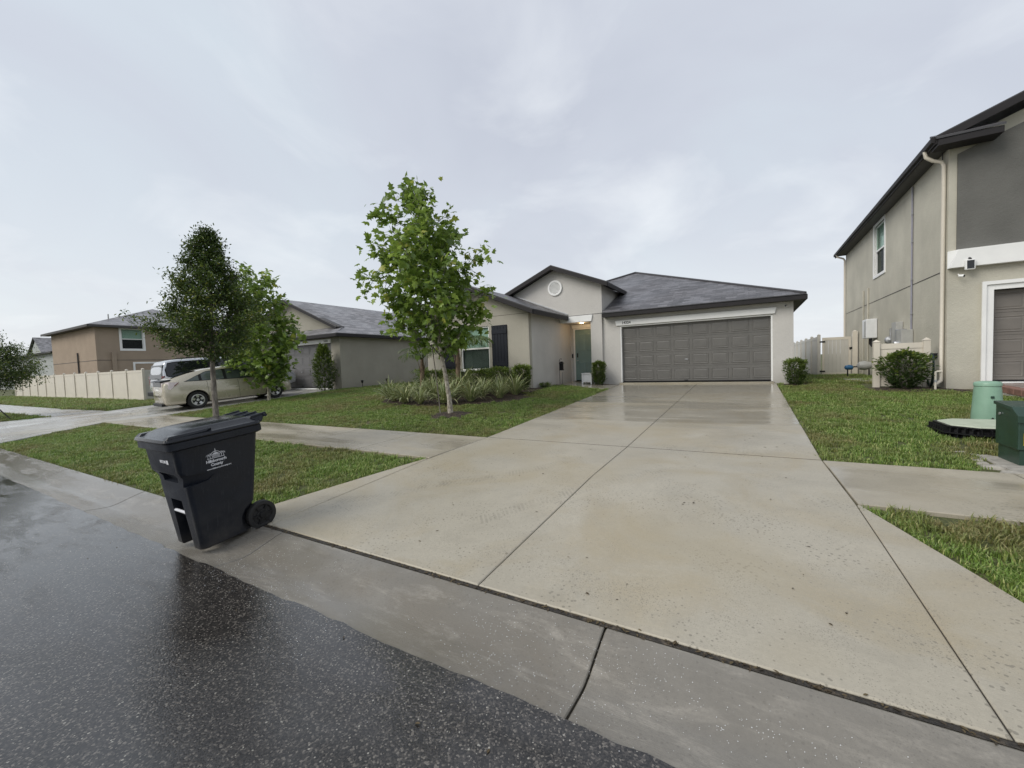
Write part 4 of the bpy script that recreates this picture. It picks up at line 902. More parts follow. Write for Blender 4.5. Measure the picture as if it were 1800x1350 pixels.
vinyl_run(fr_, FR((-30.8, 10.0, .20), (0, 1, 0), (1, 0, 0)), 1, 2.42, 1.80, first=False, mat='creamd')
fg = thing('vinyl_fence', 'grey-beige vinyl fence running back beyond the gate hinge post', 'fence', (2.78, 23.5, .5))
vinyl_run(fg, FR((2.78, 23.5, .49), (0, 1, 0), (-1, 0, 0)), 5, 2.44, 1.83, mat='creamd')
gt = thing('vinyl_gate', 'beige vinyl gate between the two houses with black hinges', 'gate', (3.45, 23.45, .5))
F = FR((2.90, 23.45, .53), XP, NY); W_, h_ = 1.02, 1.72
mb = MB(); fbox(mb, F, 0, W_, 0, .12, -.02, .02); fbox(mb, F, 0, W_, h_-.12, h_, -.02, .02); fbox(mb, F, 0, .08, .12, h_-.12, -.02, .02); fbox(mb, F, W_-.08, W_, .12, h_-.12, -.02, .02); mb.build('frame', 'cream', gt)
for i in range(6): mb = MB(); fbox(mb, F, .08+i*.1433+.003, .08+(i+1)*.1433-.003, .12, h_-.12, -.012, .012); mb.build('board', 'creamd', gt, bevel=.004)
for v in (.15, h_-.22): mb = MB(); fbox(mb, F, -.10, .10, v, v+.07, .021, .035); mb.build('hinge', 'black', gt)
mb = MB(); fbox(mb, F, W_-.05, W_+.08, 1.15, 1.25, .021, .05); mb.build('latch', 'black', gt)
gp = thing('gate_post', 'beige vinyl latch post against the house wall', 'post', (4.06, 23.45, .5))
mb = MB(); F2 = FR((4.06, 23.45, .5), XP, NY); fbox(mb, F2, -.09, .09, -.1, 1.95, -.07, .07); mb.build('shaft', 'cream', gp)
mb = MB(); mb.add([F2(-.1, 1.952, -.08), F2(.1, 1.952, -.08), F2(.1, 1.952, .08), F2(-.1, 1.952, .08), F2(0, 2.02, 0)], [(0, 1, 4), (1, 2, 4), (2, 3, 4), (3, 0, 4), (3, 2, 1, 0)]); mb.build('cap', 'cream', gp)
us = thing('utility_screen', 'low almond vinyl screen panel hiding the meters behind the bush', 'screen', (2.95, 14.45, .55))
vinyl_run(us, FR((2.95, 14.45, .56), XP, NY), 1, .98, 1.17, ph=.13)
# ------------------------------------------------------------------ foliage
SYC_T = np.array([(.42, 0, .03), (0, 0, 0), (.02, .26, -.02), (.18, .50, -.10), (.36, .27, -.03), (.60, .46, -.12), (.66, .20, -.03), (1.0, 0, -.10), (.66, -.20, -.03), (.60, -.46, -.12), (.36, -.27, -.03), (.18, -.50, -.10), (.02, -.26, -.02)])
SYC_F = [(0, 1+k, 1+(k+1) % 12) for k in range(12)]
OVL_T = np.array([(0, 0, 0), (.3, .2, .05), (.7, .18, .03), (1, 0, -.06), (.7, -.18, .03), (.3, -.2, .05)]); OVL_F = [(0, 1, 2, 3), (0, 3, 4, 5)]
def nrm(a): return a/np.maximum(np.linalg.norm(a, axis=-1, keepdims=True), 1e-9)
def frames(D, Nn):
    X = nrm(D); Z = nrm(Nn-X*np.sum(Nn*X, -1, keepdims=True)); Y = np.cross(Z, X); return np.stack([X, Y, Z], -1)
def leaf_mesh(name, P, D, Nn, S, tv, tf, mat, parent, rnd=None, kind=None):
    Fm = frames(D, Nn); V = np.einsum('nij,kj->nki', Fm, tv)*S[:, None, None]+P[:, None, :]
    n, k = len(P), len(tv); me = bpy.data.meshes.new(name)
    me.from_pydata(V.reshape(-1, 3).tolist(), [], [tuple(i*k+q for q in f) for i in range(n) for f in tf]); me.materials.append(M[mat])
    r = rng.random(n) if rnd is None else rnd
    at = me.attributes.new('rnd', 'FLOAT', 'FACE'); at.data.foreach_set('value', np.repeat(r, len(tf)).astype(np.float32))
    o = bpy.data.objects.new(name, me); COL.objects.link(o); o.parent = parent
    if kind: o['kind'] = kind
    return o
def rand_dirs(n): return nrm(rng.normal(size=(n, 3)))
def limb(mb, a, b, r0, r1, sag=.0, seg=5, n=6):
    a, b = Vector(a), Vector(b); pts = []; L = (b-a).length
    for i in range(seg+1):
        t = i/seg; q = a.lerp(b, t); q.z += sag*L*4*t*(1-t); q += Vector(rng.normal(size=3))*L*.012*(0 if i == 0 else 1); pts.append(q)
    mb.tube(pts, [r0+(r1-r0)*i/seg for i in range(seg+1)], n); return pts
def tree(name, label, loc, top, rt, crown0, prof, nl, leafs, mat, bark_, tmpl, nlimb=26, shift=(0, 0), up=.55, jit=.16, group=None, droop=.2, solo=0, dens_in=.35):
    """loc: base; top: top relative to base; prof: list (relative height 0..1 of the crown, radius)"""
    t = thing(name, label, 'tree', loc, group=group); H_ = top[2]
    path = [Vector((top[0]*(max(z, 0)/H_)**1.15+.02*math.sin(z*3), top[1]*(max(z, 0)/H_)**1.15, z)) for z in np.linspace(-.05, H_*.97, 14)]
    mb = MB(); mb.tube(path, [rt*(1.25 if i == 0 else 1)*(1-.93*i/13) for i in range(14)], 10); tr = mb.build('trunk', bark_, t, world=False, smooth=True)
    def axis(z): i = min(max(z/(H_*.97)*13, 0), 12.99); k = int(i); return path[k].lerp(path[k+1], i-k)
    bmb = MB(); pts = []; wts = []
    for k in range(nlimb):
        f = (k+.5)/nlimb; zc = crown0+(H_-crown0)*(f**.9)*.97; az = k*2.39996+rng.normal()*.25
        R_ = lerp_pts(prof, f)*rng.uniform(.8, 1.12); d = Vector((math.cos(az), math.sin(az), 0)); rise = R_*up*rng.uniform(.6, 1.3)
        st = axis(max(zc-rise*.9, crown0*.82)); tip = axis(zc)+d*R_+Vector((shift[0], shift[1], 0))*(1-f)+Vector((0, 0, rise*.25))
        P_ = limb(bmb, st, tip, rt*.32*(1-.6*f), .004, .06); n_s = max(2, int(R_/.25))
        for i in range(1, 6): pts.append((P_[i], d, i/5, R_))
        for s_ in range(n_s*4):
            q = P_[min(5, 2+int(rng.integers(0, 4)))]; dd = (d*rng.uniform(.1, .9)+Vector(rng.normal(size=3))*.7).normalized(); l2 = R_*rng.uniform(.18, .42)
            e_ = q+dd*l2; limb(bmb, q, e_, .006, .002, .03, 3, 4)
            for i in range(1, 4): pts.append((q.lerp(e_, i/3), dd, .8, R_))
    bmb.build('branch', 'bark_grey', t, world=False, smooth=True)
    C = np.array([list(p[0]) for p in pts]); Dd = np.array([list(p[1]) for p in pts]); W = np.array([(dens_in+p[2])*(p[3]+.15) for p in pts]); W /= W.sum()
    idx = rng.choice(len(C), nl, p=W); P = C[idx]+rng.normal(size=(nl, 3))*jit
    D = nrm(Dd[idx]*.6+rand_dirs(nl)*.9+np.array([0, 0, -droop])); Nn = nrm(np.array([0, 0, 1.0])+rand_dirs(nl)*.75)
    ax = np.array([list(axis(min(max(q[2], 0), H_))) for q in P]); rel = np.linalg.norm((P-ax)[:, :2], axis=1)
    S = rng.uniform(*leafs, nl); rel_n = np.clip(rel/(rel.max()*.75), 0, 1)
    rnd = np.clip(.20+.42*rel_n+.12*(P[:, 2]/H_)+rng.normal(size=nl)*.25, 0, .999)  # crown shading put into leaf colour: inner and lower darker, outer lighter, plus random
    order = np.argsort(-rel); so = order[:solo]; rest = order[solo:]
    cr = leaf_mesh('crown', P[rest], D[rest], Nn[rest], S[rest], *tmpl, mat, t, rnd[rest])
    if solo:
        Fm = frames(D[so], Nn[so]); base = []
        for q in range(4):
            me = bpy.data.meshes.new('leaf'); me.from_pydata(tmpl[0].tolist(), [], tmpl[1]); me.materials.append(M[mat]); at = me.attributes.new('rnd', 'FLOAT', 'FACE'); at.data.foreach_set('value', [.3+.2*q]*len(tmpl[1])); base.append(me)
        for i, k in enumerate(so):
            o = bpy.data.objects.new('leaf', base[i % 4]); COL.objects.link(o); o.parent = cr
            mw = Matrix([list(Fm[i][0])+[P[k][0]], list(Fm[i][1])+[P[k][1]], list(Fm[i][2])+[P[k][2]], [0, 0, 0, 1]]); o.matrix_basis = mw @ Matrix.Scale(S[k], 4)
    return t
SYC = (SYC_T, SYC_F); OVL = (OVL_T, OVL_F)
zb = T(*syc_c)
tree('sycamore_tree', 'young sycamore with pale flaking trunk leaning left on the front lawn', (*syc_c, zb), (-.95, -.05, 6.36-zb), .060, 1.75,
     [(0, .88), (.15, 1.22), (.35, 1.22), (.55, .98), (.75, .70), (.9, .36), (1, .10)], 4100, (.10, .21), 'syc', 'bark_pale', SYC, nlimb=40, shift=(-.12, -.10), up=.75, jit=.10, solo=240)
c2 = (-16.75, 9.35); zb = T(*c2)
tree('sycamore_tree', 'smaller sycamore leafy down to the ground in front of the champagne car', (*c2, zb), (-.45, -.1, 5.75-zb), .06, .75,
     [(0, .65), (.15, 1.05), (.4, 1.15), (.6, .95), (.8, .75), (.95, .5), (1, .3)], 3000, (.13, .25), 'syc', 'bark_pale', SYC, nlimb=34, up=.8, jit=.14)
c3 = (-7.72, 3.40); zb = T(*c3)
tree('oak_tree', 'small oak with dense dark crown behind the trash cart', (*c3, zb), (-.10, .12, 4.02-zb), .058, 1.78,
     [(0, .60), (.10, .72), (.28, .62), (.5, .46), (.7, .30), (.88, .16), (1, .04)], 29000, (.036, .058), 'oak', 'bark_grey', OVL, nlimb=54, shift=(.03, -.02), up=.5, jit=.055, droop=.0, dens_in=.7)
c4 = (-25.4, 3.15); zb = T(*c4)
tree('oak_tree', 'dark oak cut off by the left edge of the photo', (*c4, zb), (.1, .1, 3.55), .055, 1.25,
     [(0, 1.1), (.2, 1.5), (.4, 1.3), (.6, 1.0), (.8, .7), (1, .15)], 24000, (.06, .10), 'oak', 'bark_grey', OVL, nlimb=30, up=.4, jit=.11, droop=.0)

def shrub(name, label, cx, cy, shape, n, ls, mat='box', group=None, z0=None, stems=6, tmpl=OVL, upb=.5, loose=0.0):
    """shape(h 0..1) -> (rx, ry); shape.h height"""
    z0 = T(cx, cy)-.02 if z0 is None else z0; fn, H_ = shape
    t = thing(name, label, 'shrub', (cx, cy, z0), group=group); n = int(n*2.2); ls = (ls[0]*1.25, ls[1]*1.3); h = rng.random(n)**.85; az = rng.uniform(0, 6.283, n); q = np.sqrt(rng.uniform(.20, 1.0, n))*(1+loose*np.abs(rng.normal(size=n)))
    top = rng.random(n) < .16; h = np.where(top, rng.uniform(.9, 1.0, n), h); q = np.where(top, np.sqrt(rng.random(n)), q)
    rr = np.array([fn(v) for v in h]); ph = rng.uniform(0, 6, 4); lump = 1+.13*np.sin(az*3+h*9+ph[0])+.10*np.sin(az*7+4*h+ph[1])+.08*np.sin(az*5-h*13+ph[2])+.05*rng.normal(size=n)
    P = np.stack([rr*q*lump*np.cos(az), rr*q*lump*np.sin(az), H_*h+rng.normal(size=n)*.022+.05*H_*np.sin(az*2+ph[3])*h+loose*.1*np.abs(rng.normal(size=n))], -1)
    out = np.stack([np.cos(az), np.sin(az), upb+0*az], -1)
    D = nrm(out+rand_dirs(n)*.8); Nn = nrm(np.array([0, 0, 1.])+rand_dirs(n)*.7)
    rnd = np.clip(.14+.38*np.clip(q, 0, 1)*h+.28*h+rng.normal(size=n)*.22, 0, .95)  # light on outer, upper leaves put into their colour, plus random variation
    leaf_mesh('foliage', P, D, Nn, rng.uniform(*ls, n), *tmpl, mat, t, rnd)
    mb = MB()
    for k in range(stems):
        a = 6.283*k/stems+.3; r_ = fn(.7)*.55; limb(mb, (.03*math.cos(a), .03*math.sin(a), -.04), (r_*math.cos(a), r_*math.sin(a), H_*.8), .011, .004, .0)
        for s_ in range(3): limb(mb, (r_*.5*math.cos(a), r_*.5*math.sin(a), H_*(.35+.12*s_)), (fn(.6)*.9*math.cos(a+s_-1), fn(.6)*.9*math.sin(a+s_-1), H_*(.55+.15*s_)), .006, .002, 0, 3, 4)
    mb.build('stem', 'bark_grey', t, world=False)
    return t
SH = lambda pts: (lambda h: lerp_pts(pts, h))
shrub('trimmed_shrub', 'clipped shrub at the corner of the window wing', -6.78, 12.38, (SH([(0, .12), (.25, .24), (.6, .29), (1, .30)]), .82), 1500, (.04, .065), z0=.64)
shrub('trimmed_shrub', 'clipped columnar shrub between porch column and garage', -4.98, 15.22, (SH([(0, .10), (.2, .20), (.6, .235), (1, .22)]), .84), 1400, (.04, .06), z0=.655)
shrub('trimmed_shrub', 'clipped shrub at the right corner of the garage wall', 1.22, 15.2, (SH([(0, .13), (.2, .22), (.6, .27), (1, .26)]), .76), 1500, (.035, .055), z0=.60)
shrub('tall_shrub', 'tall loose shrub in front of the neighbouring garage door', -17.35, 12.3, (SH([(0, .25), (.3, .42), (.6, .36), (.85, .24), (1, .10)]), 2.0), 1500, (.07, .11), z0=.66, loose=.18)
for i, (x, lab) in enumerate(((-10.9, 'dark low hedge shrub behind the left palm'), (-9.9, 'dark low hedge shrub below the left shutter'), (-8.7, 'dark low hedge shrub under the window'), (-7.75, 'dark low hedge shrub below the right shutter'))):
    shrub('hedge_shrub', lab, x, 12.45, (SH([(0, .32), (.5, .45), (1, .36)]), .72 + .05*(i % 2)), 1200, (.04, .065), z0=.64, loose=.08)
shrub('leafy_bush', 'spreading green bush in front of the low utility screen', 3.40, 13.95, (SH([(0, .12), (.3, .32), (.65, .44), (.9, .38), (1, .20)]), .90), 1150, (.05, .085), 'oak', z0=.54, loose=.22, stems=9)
shrub('low_weed', 'tiny weedy plant on the edge of the walk by the wing', -6.45, 13.5, (SH([(0, .1), (1, .2)]), .16), 250, (.03, .05), z0=.64)
shrub('garden_shrub', 'pale wispy shrub along the neighbouring side wall', -12.9, 14.6, (SH([(0, .5), (1, .6)]), .8), 700, (.05, .09), z0=.66, loose=.2)

def strap_clump(seed, n, L, sp):
    r = np.random.default_rng(seed); mb = MB(); mb.uv = []; rn = []
    for _ in range(n):
        az = r.uniform(0, 6.283); l = L*r.uniform(.6, 1.15); t0 = r.uniform(.03, .70)*sp; bend = r.uniform(.8, 2.3); w = r.uniform(.012, .021); c, s = math.cos(az), math.sin(az); k = len(mb.v); m = 6
        x = r.uniform(0, .10); z = 0.0; ang = t0; st = l/m; rr = r.uniform(); tw = r.uniform(-.5, .5)
        for i in range(m+1):
            ww = w*(1.0 if i < m-1 else (.65 if i == m-1 else .08)); a2 = az+1.5708+tw*i/m
            mb.v += [(x*c-ww*math.cos(a2), x*s-ww*math.sin(a2), z), (x*c+ww*math.cos(a2), x*s+ww*math.sin(a2), z)]
            x += st*math.sin(ang); z += st*math.cos(ang); ang += bend/m*(.4+1.2*i/m)
        for i in range(m): mb.f.append((k+2*i, k+2*i+1, k+2*i+3, k+2*i+2)); mb.uv.append([(0, i/m), (1, i/m), (1, (i+1)/m), (0, (i+1)/m)]); rn.append(rr)
    me = bpy.data.meshes.new('leaf_clump'); me.from_pydata(mb.v, [], mb.f); me.materials.append(M['flax']); ul = me.uv_layers.new(name='UVMap')
    for p in me.polygons:
        for li, u in zip(p.loop_indices, mb.uv[p.index]): ul.data[li].uv = u
    at = me.attributes.new('rnd', 'FLOAT', 'FACE'); at.data.foreach_set('value', rn); return me
SM = [strap_clump(40+k, 95, .80, 1.45) for k in range(4)]
spots = []
ORD = ['leftmost', 'second from left', 'third from left', 'fourth from left', 'fifth from left', 'sixth from left', 'seventh from left']
ROWS = (('front', [(-10.7, 10.05), (-10.05, 9.6), (-9.3, 9.35), (-8.55, 9.22), (-7.75, 9.4), (-7.1, 9.8), (-6.5, 10.45)]), ('middle', [(-10.45, 10.75), (-9.65, 10.4), (-8.85, 10.2), (-8.1, 10.25), (-7.3, 10.65)]), ('back', [(-10.2, 11.6), (-9.4, 11.3), (-8.5, 11.2), (-7.7, 11.4), (-6.95, 11.4)]))
k = 0
for rn_, row in ROWS:
    for i_, (x, y) in enumerate(row):
        t = thing('strap_leaf_plant', 'cream-striped strap-leaf clump, %s in the %s row of the mulch bed' % (ORD[i_], rn_), 'plant', (x, y, T(x, y)+.02), (0, 0, k*1.3), group='strap-leaf plants in the mulch bed')
        o = bpy.data.objects.new('leaf_clump', SM[k % 4]); COL.objects.link(o); o.parent = t; s = random.uniform(.75, 1.2); o.scale = (s, s, s*random.uniform(.8, 1.15)); k += 1
t = thing('strap_leaf_plant', 'lone yellowish strap-leaf clump at the right end of the mulch bed', 'plant', (-6.45, 11.3, T(-6.45, 11.3)), (0, 0, .4)); o = bpy.data.objects.new('leaf_clump', SM[1]); COL.objects.link(o); o.parent = t

def frond_mesh(seed, L):
    r = np.random.default_rng(seed); mb = MB(); rn = []; m = 26; pts = []; x = z = 0.0; ang = .45
    for i in range(m+1):
        pts.append((x, 0, z)); x += L/m*math.sin(ang); z += L/m*math.cos(ang); ang += 2.1/m*(.5+i/m)
    mb.tube(pts, [.014*(1-.8*i/m) for i in range(m+1)], 5); rn += [.2]*len(mb.f)
    for i in range(5, m+1):
        for s in (-1, 1):
            l = L*.26*math.sin(math.pi*min(1, .15+.85*(i-4)/(m-3)))**.7*r.uniform(.85, 1.1)+.03; k = len(mb.v); a = r.uniform(.5, .8); dz = -r.uniform(.25, .65)
            p = pts[i]; e1 = (p[0]+l*.5*math.cos(a), s*l*.5*math.sin(a), p[2]+l*.5*dz*.4); e2 = (p[0]+l*math.cos(a)*.85, s*l*math.sin(a), p[2]+l*dz); w = .010
            mb.v += [(p[0]-w*.5, p[1], p[2]), (p[0]+w*.5, p[1], p[2]), (e1[0]+w, e1[1], e1[2]), (e1[0]-w, e1[1], e1[2]), e2]; mb.f += [(k, k+1, k+2, k+3), (k+3, k+2, k+4)]; q = r.uniform(); rn += [q, q]
    me = bpy.data.meshes.new('frond'); me.from_pydata(mb.v, [], mb.f); me.materials.append(M['palm']); at = me.attributes.new('rnd', 'FLOAT', 'FACE'); at.data.foreach_set('value', rn); return me
FM = [frond_mesh(60+k, 1.0) for k in range(3)]
def palm(label, x, y, h, L, nf, spread=1.0, z0=None):
    z0 = T(x, y) if z0 is None else z0; t = thing('palm', label, 'palm', (x, y, z0)); mb = MB()
    mb.tube([(0, 0, -.05), (.01, 0, h*.4), (.03, .01, h*.8), (.03, .01, h)], [.10, .085, .075, .05], 10); mb.build('trunk', 'bark_palm', t, world=False, smooth=True)
    for k in range(7):
        a = k*2.4; mb = MB(); mb.tube([(.07*math.cos(a), .07*math.sin(a), h*(.45+.06*k)), (.17*math.cos(a), .17*math.sin(a), h*(.75+.06*k))], [.018, .007], 5); mb.build('old_stalk', 'bark_palm', t, world=False)
    for k in range(nf):
        o = bpy.data.objects.new('frond', FM[k % 3]); COL.objects.link(o); o.parent = t; o.location = (.03, .01, h*.97); o.rotation_euler = (0, random.uniform(-.25, .35)*spread, k*2.399); s = L*random.uniform(.8, 1.1); o.scale = (s, s, s)
    return t
palm('small feathery palm at the left end of the bed', -10.75, 11.75, 1.25, 1.15, 12)
palm('small feathery palm with brown trunk in front of the window', -9.12, 11.85, 1.55, 1.5, 13)
palm('distant palm clump behind the silver car', -28.5, 11.3, 1.2, 1.5, 16, z0=.2)

# ------------------------------------------------------------------ trash cart
CN = thing('trash_cart', 'dark navy wheeled trash cart with white county logo at the kerb', 'trash cart', (-4.335, 1.60, .012), (math.radians(5.5), 0, 0))
def rrect(x0, x1, y0, y1, r, z, n=4):
    P = []
    for cx, cy, a0 in ((x1-r, y0+r, -90), (x1-r, y1-r, 0), (x0+r, y1-r, 90), (x0+r, y0+r, 180)):
        for i in range(n+1): a = math.radians(a0+90*i/n); P.append((cx+r*math.cos(a), cy+r*math.sin(a), z))
    return P
def loft(mb, rings, cap=True):
    n = len(rings[0]); k = len(mb.v); mb.v += [q for r_ in rings for q in r_]
    for i in range(len(rings)-1):
        for j in range(n): mb.f.append((k+i*n+j, k+i*n+(j+1) % n, k+(i+1)*n+(j+1) % n, k+(i+1)*n+j))
    if cap: mb.f += [tuple(k+j for j in range(n-1, -1, -1)), tuple(k+(len(rings)-1)*n+j for j in range(n))]
    return mb
cw = lambda z: .232+.052*z/.93
cf = lambda z: 0-.05*z/.93
cb = lambda z: .475+.155*z/.93
mb = MB(); rings = []
for z in (0, .012, .2, .45, .60, .66, .72, .93):
    i = .012 if z == 0 else 0; rings.append(rrect(-cw(z)+i, cw(z)-i, cf(z)+i+(.0 if z > .70 else .035*min(1, (.72-z)/.06)), cb(z)-i, .045, z))
loft(mb, rings); body = mb.build('body', 'can', CN, world=False)
cut = []
c_ = MB(); c_.frust([(-.12, -.05, -.05), (.12, -.05, -.05), (.12, .16, -.05), (-.12, .16, -.05)], [(-.10, -.06, .44), (.10, -.06, .44), (.10, .09, .46), (-.10, .09, .46)]); cut.append(c_)
for s in (-1, 1):   # lift pockets at the front corners
    c_ = MB(); c_.frust([(s*.20, -.02, .585), (s*.34, -.02, .585), (s*.34, .17, .60), (s*.255, .17, .60)], [(s*.235, -.09, .705), (s*.34, -.09, .705), (s*.34, .24, .66), (s*.272, .24, .66)]); cut.append(c_)
c_ = MB(); c_.frust([(-.13, -.2, .60), (.13, -.2, .60), (.13, .045, .62), (-.13, .045, .62)], [(-.15, -.2, .70), (.15, -.2, .70), (.15, .01, .70), (-.15, .01, .70)]); cut.append(c_)
for s in (-1, 1):   # wheel housings
    c_ = MB(); c_.lathe([(.165, s*.185), (.165, s*.4)], (0, .545, .112), 'x', 28); cut.append(c_)
boolcut(body, cut)
body.data.polygons.foreach_set('use_smooth', [True]*len(body.data.polygons)); body.data.set_sharp_from_angle(angle=math.radians(32))
body.data.materials.clear(); body.data.materials.append(M['can'])
mb = MB(); mb.tube([(-.13, .03, .335), (.13, .03, .335)], .013, 10); mb.build('grab_bar', 'print', CN, world=False, smooth=True)
mb = MB(); loft(mb, [rrect(-.296, .296, -.066, .645, .05, .915), rrect(-.318, .318, -.088, .668, .06, .928), rrect(-.318, .318, -.088, .668, .06, .985), rrect(-.30, .30, -.07, .65, .05, .99)]); mb.build('rim', 'can', CN, world=False, smooth=True, sharp=30)
mb = MB(); R1 = [rrect(-.322, .322, -.098, .662, .06, .992), rrect(-.326, .326, -.104, .668, .06, 1.002), rrect(-.318, .318, -.095, .66, .055, 1.022), rrect(-.285, .285, -.055, .635, .05, 1.030), rrect(-.255, .255, .03, .61, .06, 1.062), rrect(-.22, .22, .09, .57, .07, 1.072)]
loft(mb, R1); lid = mb.build('lid', 'can_lid', CN, world=False, smooth=True, sharp=30)
for s in (-1, 1):
    mb = MB(); mb.frust([(s*.23, -.085, 1.022), (s*.305, -.085, 1.022), (s*.305, .20, 1.030), (s*.23, .20, 1.030)], [(s*.235, -.06, 1.045), (s*.295, -.06, 1.045), (s*.29, .26, 1.052), (s*.24, .26, 1.052)]); mb.build('lid_ridge', 'can_lid', lid, world=False, bevel=.008)
mb = MB(); mb.frust([(-.27, .60, 1.00), (.27, .60, 1.00), (.27, .69, 1.00), (-.27, .69, 1.00)], [(-.25, .60, 1.06), (.25, .60, 1.05), (.25, .735, 1.068), (-.25, .735, 1.068)]); mb.build('handle', 'can', CN, world=False, bevel=.012)
for k in range(4): mb = MB(); x = -.24+.16*k; mb.prism([(x-.012, .58, 1.04), (x-.012, .745, 1.066), (x-.012, .745, 1.084), (x-.012, .60, 1.068)], (.024, 0, 0)); mb.build('rib', 'can', CN, world=False, bevel=.004)
mb = MB(); mb.tube([(-.27, .728, 1.055), (.27, .728, 1.055)], .016, 10); mb.build('handle_bar', 'can', CN, world=False, smooth=True)
for s in (-1, 1):
    mb = MB(); prof = [(.02, 0), (.05, .0), (.055, .012), (.085, .014), (.095, .0), (.108, -.002), (.13, .004), (.132, .018), (.132, .052), (.124, .062), (.02, .062)]
    mb.lathe([(r_, s*(.205+.062-h_)) for r_, h_ in prof], (0, .555, .112), 'x', 32); wh = mb.build('wheel', 'rubber', CN, world=False, smooth=True, sharp=35)
    mb = MB(); mb.lathe([(.0, s*.268), (.035, s*.268), (.03, s*.282), (.0, s*.284)], (0, .555, .112), 'x', 16, cap=False)
    for k in range(6): a = k*math.pi/3; mb.prism([(s*.256, .555+.03*math.cos(a)-.010*math.sin(a), 0.112+.03*math.sin(a)+.010*math.cos(a)), (s*.256, .555+.10*math.cos(a)-.006*math.sin(a), 0.112+.10*math.sin(a)+.006*math.cos(a)), (s*.256, .555+.10*math.cos(a)+.006*math.sin(a), 0.112+.10*math.sin(a)-.006*math.cos(a)), (s*.256, .555+.03*math.cos(a)+.010*math.sin(a), 0.112+.03*math.sin(a)-.010*math.cos(a))], (s*.012, 0, 0))
    mb.build('hub', 'black', wh, world=False, smooth=True, sharp=30)
mb = MB(); mb.tube([(-.25, .555, .112), (.25, .555, .112)], .012, 8); mb.build('axle', 'darkmetal', CN, world=False)
# printed county logo on the side (+X), leaning with the tapered wall
lean = math.atan(.052/.93)
def side_m(y, z, d=.0015): return Matrix.Translation((cw(z)+d, y, z)) @ Matrix.Rotation(lean, 4, 'Y') @ Matrix.Rotation(math.pi/2, 4, 'Z') @ Matrix.Rotation(math.pi/2, 4, 'X')
text_part('Hillsborough', .034, 'print', body, side_m(.250, .755), 'lettering', .0006, .0012, spacing=.92)
text_part('County', .034, 'print', body, side_m(.250, .722), 'lettering', .0006, .0012, spacing=.92)
text_part('www.hillsboroughcounty.org', .0165, 'print', body, side_m(.265, .688), 'lettering', .0006, .0006)
mb = MB(); m4 = side_m(.250, .795)
def lp2(pts, d=.0012): return [tuple(m4 @ Vector((a, b, 0))) for a, b in pts]
def flat(pts):
    v = lp2(pts); k = len(mb.v); mb.v += v; mb.f.append(tuple(range(k, k+len(v))))
NA = 18
for i in range(NA):   # dome arch
    a0, a1 = math.pi*(.08+.84*i/NA), math.pi*(.08+.84*(i+1)/NA); flat([(.046*math.cos(a0), -.012+.052*math.sin(a0)), (.050*math.cos(a0), -.012+.056*math.sin(a0)), (.050*math.cos(a1), -.012+.056*math.sin(a1)), (.046*math.cos(a1), -.012+.052*math.sin(a1))])
flat([(-.004, .040), (.004, .040), (.0015, .066), (-.0015, .066)]); flat([(-.009, .036), (.009, .036), (.006, .043), (-.006, .043)]); flat([(-.030, .014), (.030, .014), (.012, .030), (-.012, .030)])
flat([(-.034, .008), (.034, .008), (.034, .011), (-.034, .011)])
for k in range(-3, 4): flat([(k*.009-.0022, -.010), (k*.009+.0022, -.010), (k*.009+.0022, .006), (k*.009-.0022, .006)])
flat([(-.068, -.018), (.068, -.018), (.068, -.0135), (-.068, -.0135)])
for s in (-1, 1):     # palms either side
    for q in range(2):
        cx = s*(.044+.018*q); flat([(cx-.0018, -.012), (cx+.0018, -.012), (cx+.001, .020-.006*q), (cx-.001, .020-.006*q)])
        for a in np.linspace(-.3, math.pi+.3, 8): flat([(cx, .020-.006*q), (cx+.013*math.cos(a-.12), .020-.006*q+.012*math.sin(a-.12)-.001), (cx+.016*math.cos(a), .018-.006*q+.013*math.sin(a)), (cx+.013*math.cos(a+.12), .020-.006*q+.012*math.sin(a+.12))])
mb.build('emblem', 'print', body, world=False)
fl_ = math.atan(.05/.93)
mf = Matrix.Translation((.055, cf(.83)-.0025, .815)) @ Matrix.Rotation(math.pi/2+fl_, 4, 'X')
text_part('8057248', .034, 'print', body, mf, 'serial_number', .0006, .0012, spacing=.9)
mb = MB(); v = [mf @ Vector(q) for q in ((.062, -.018, 0), (.10, -.018, 0), (.10, .018, 0), (.062, .018, 0))]; mb.add([tuple(q) for q in v], [(0, 1, 2, 3)]); mb.build('sticker', 'print', body, world=False)

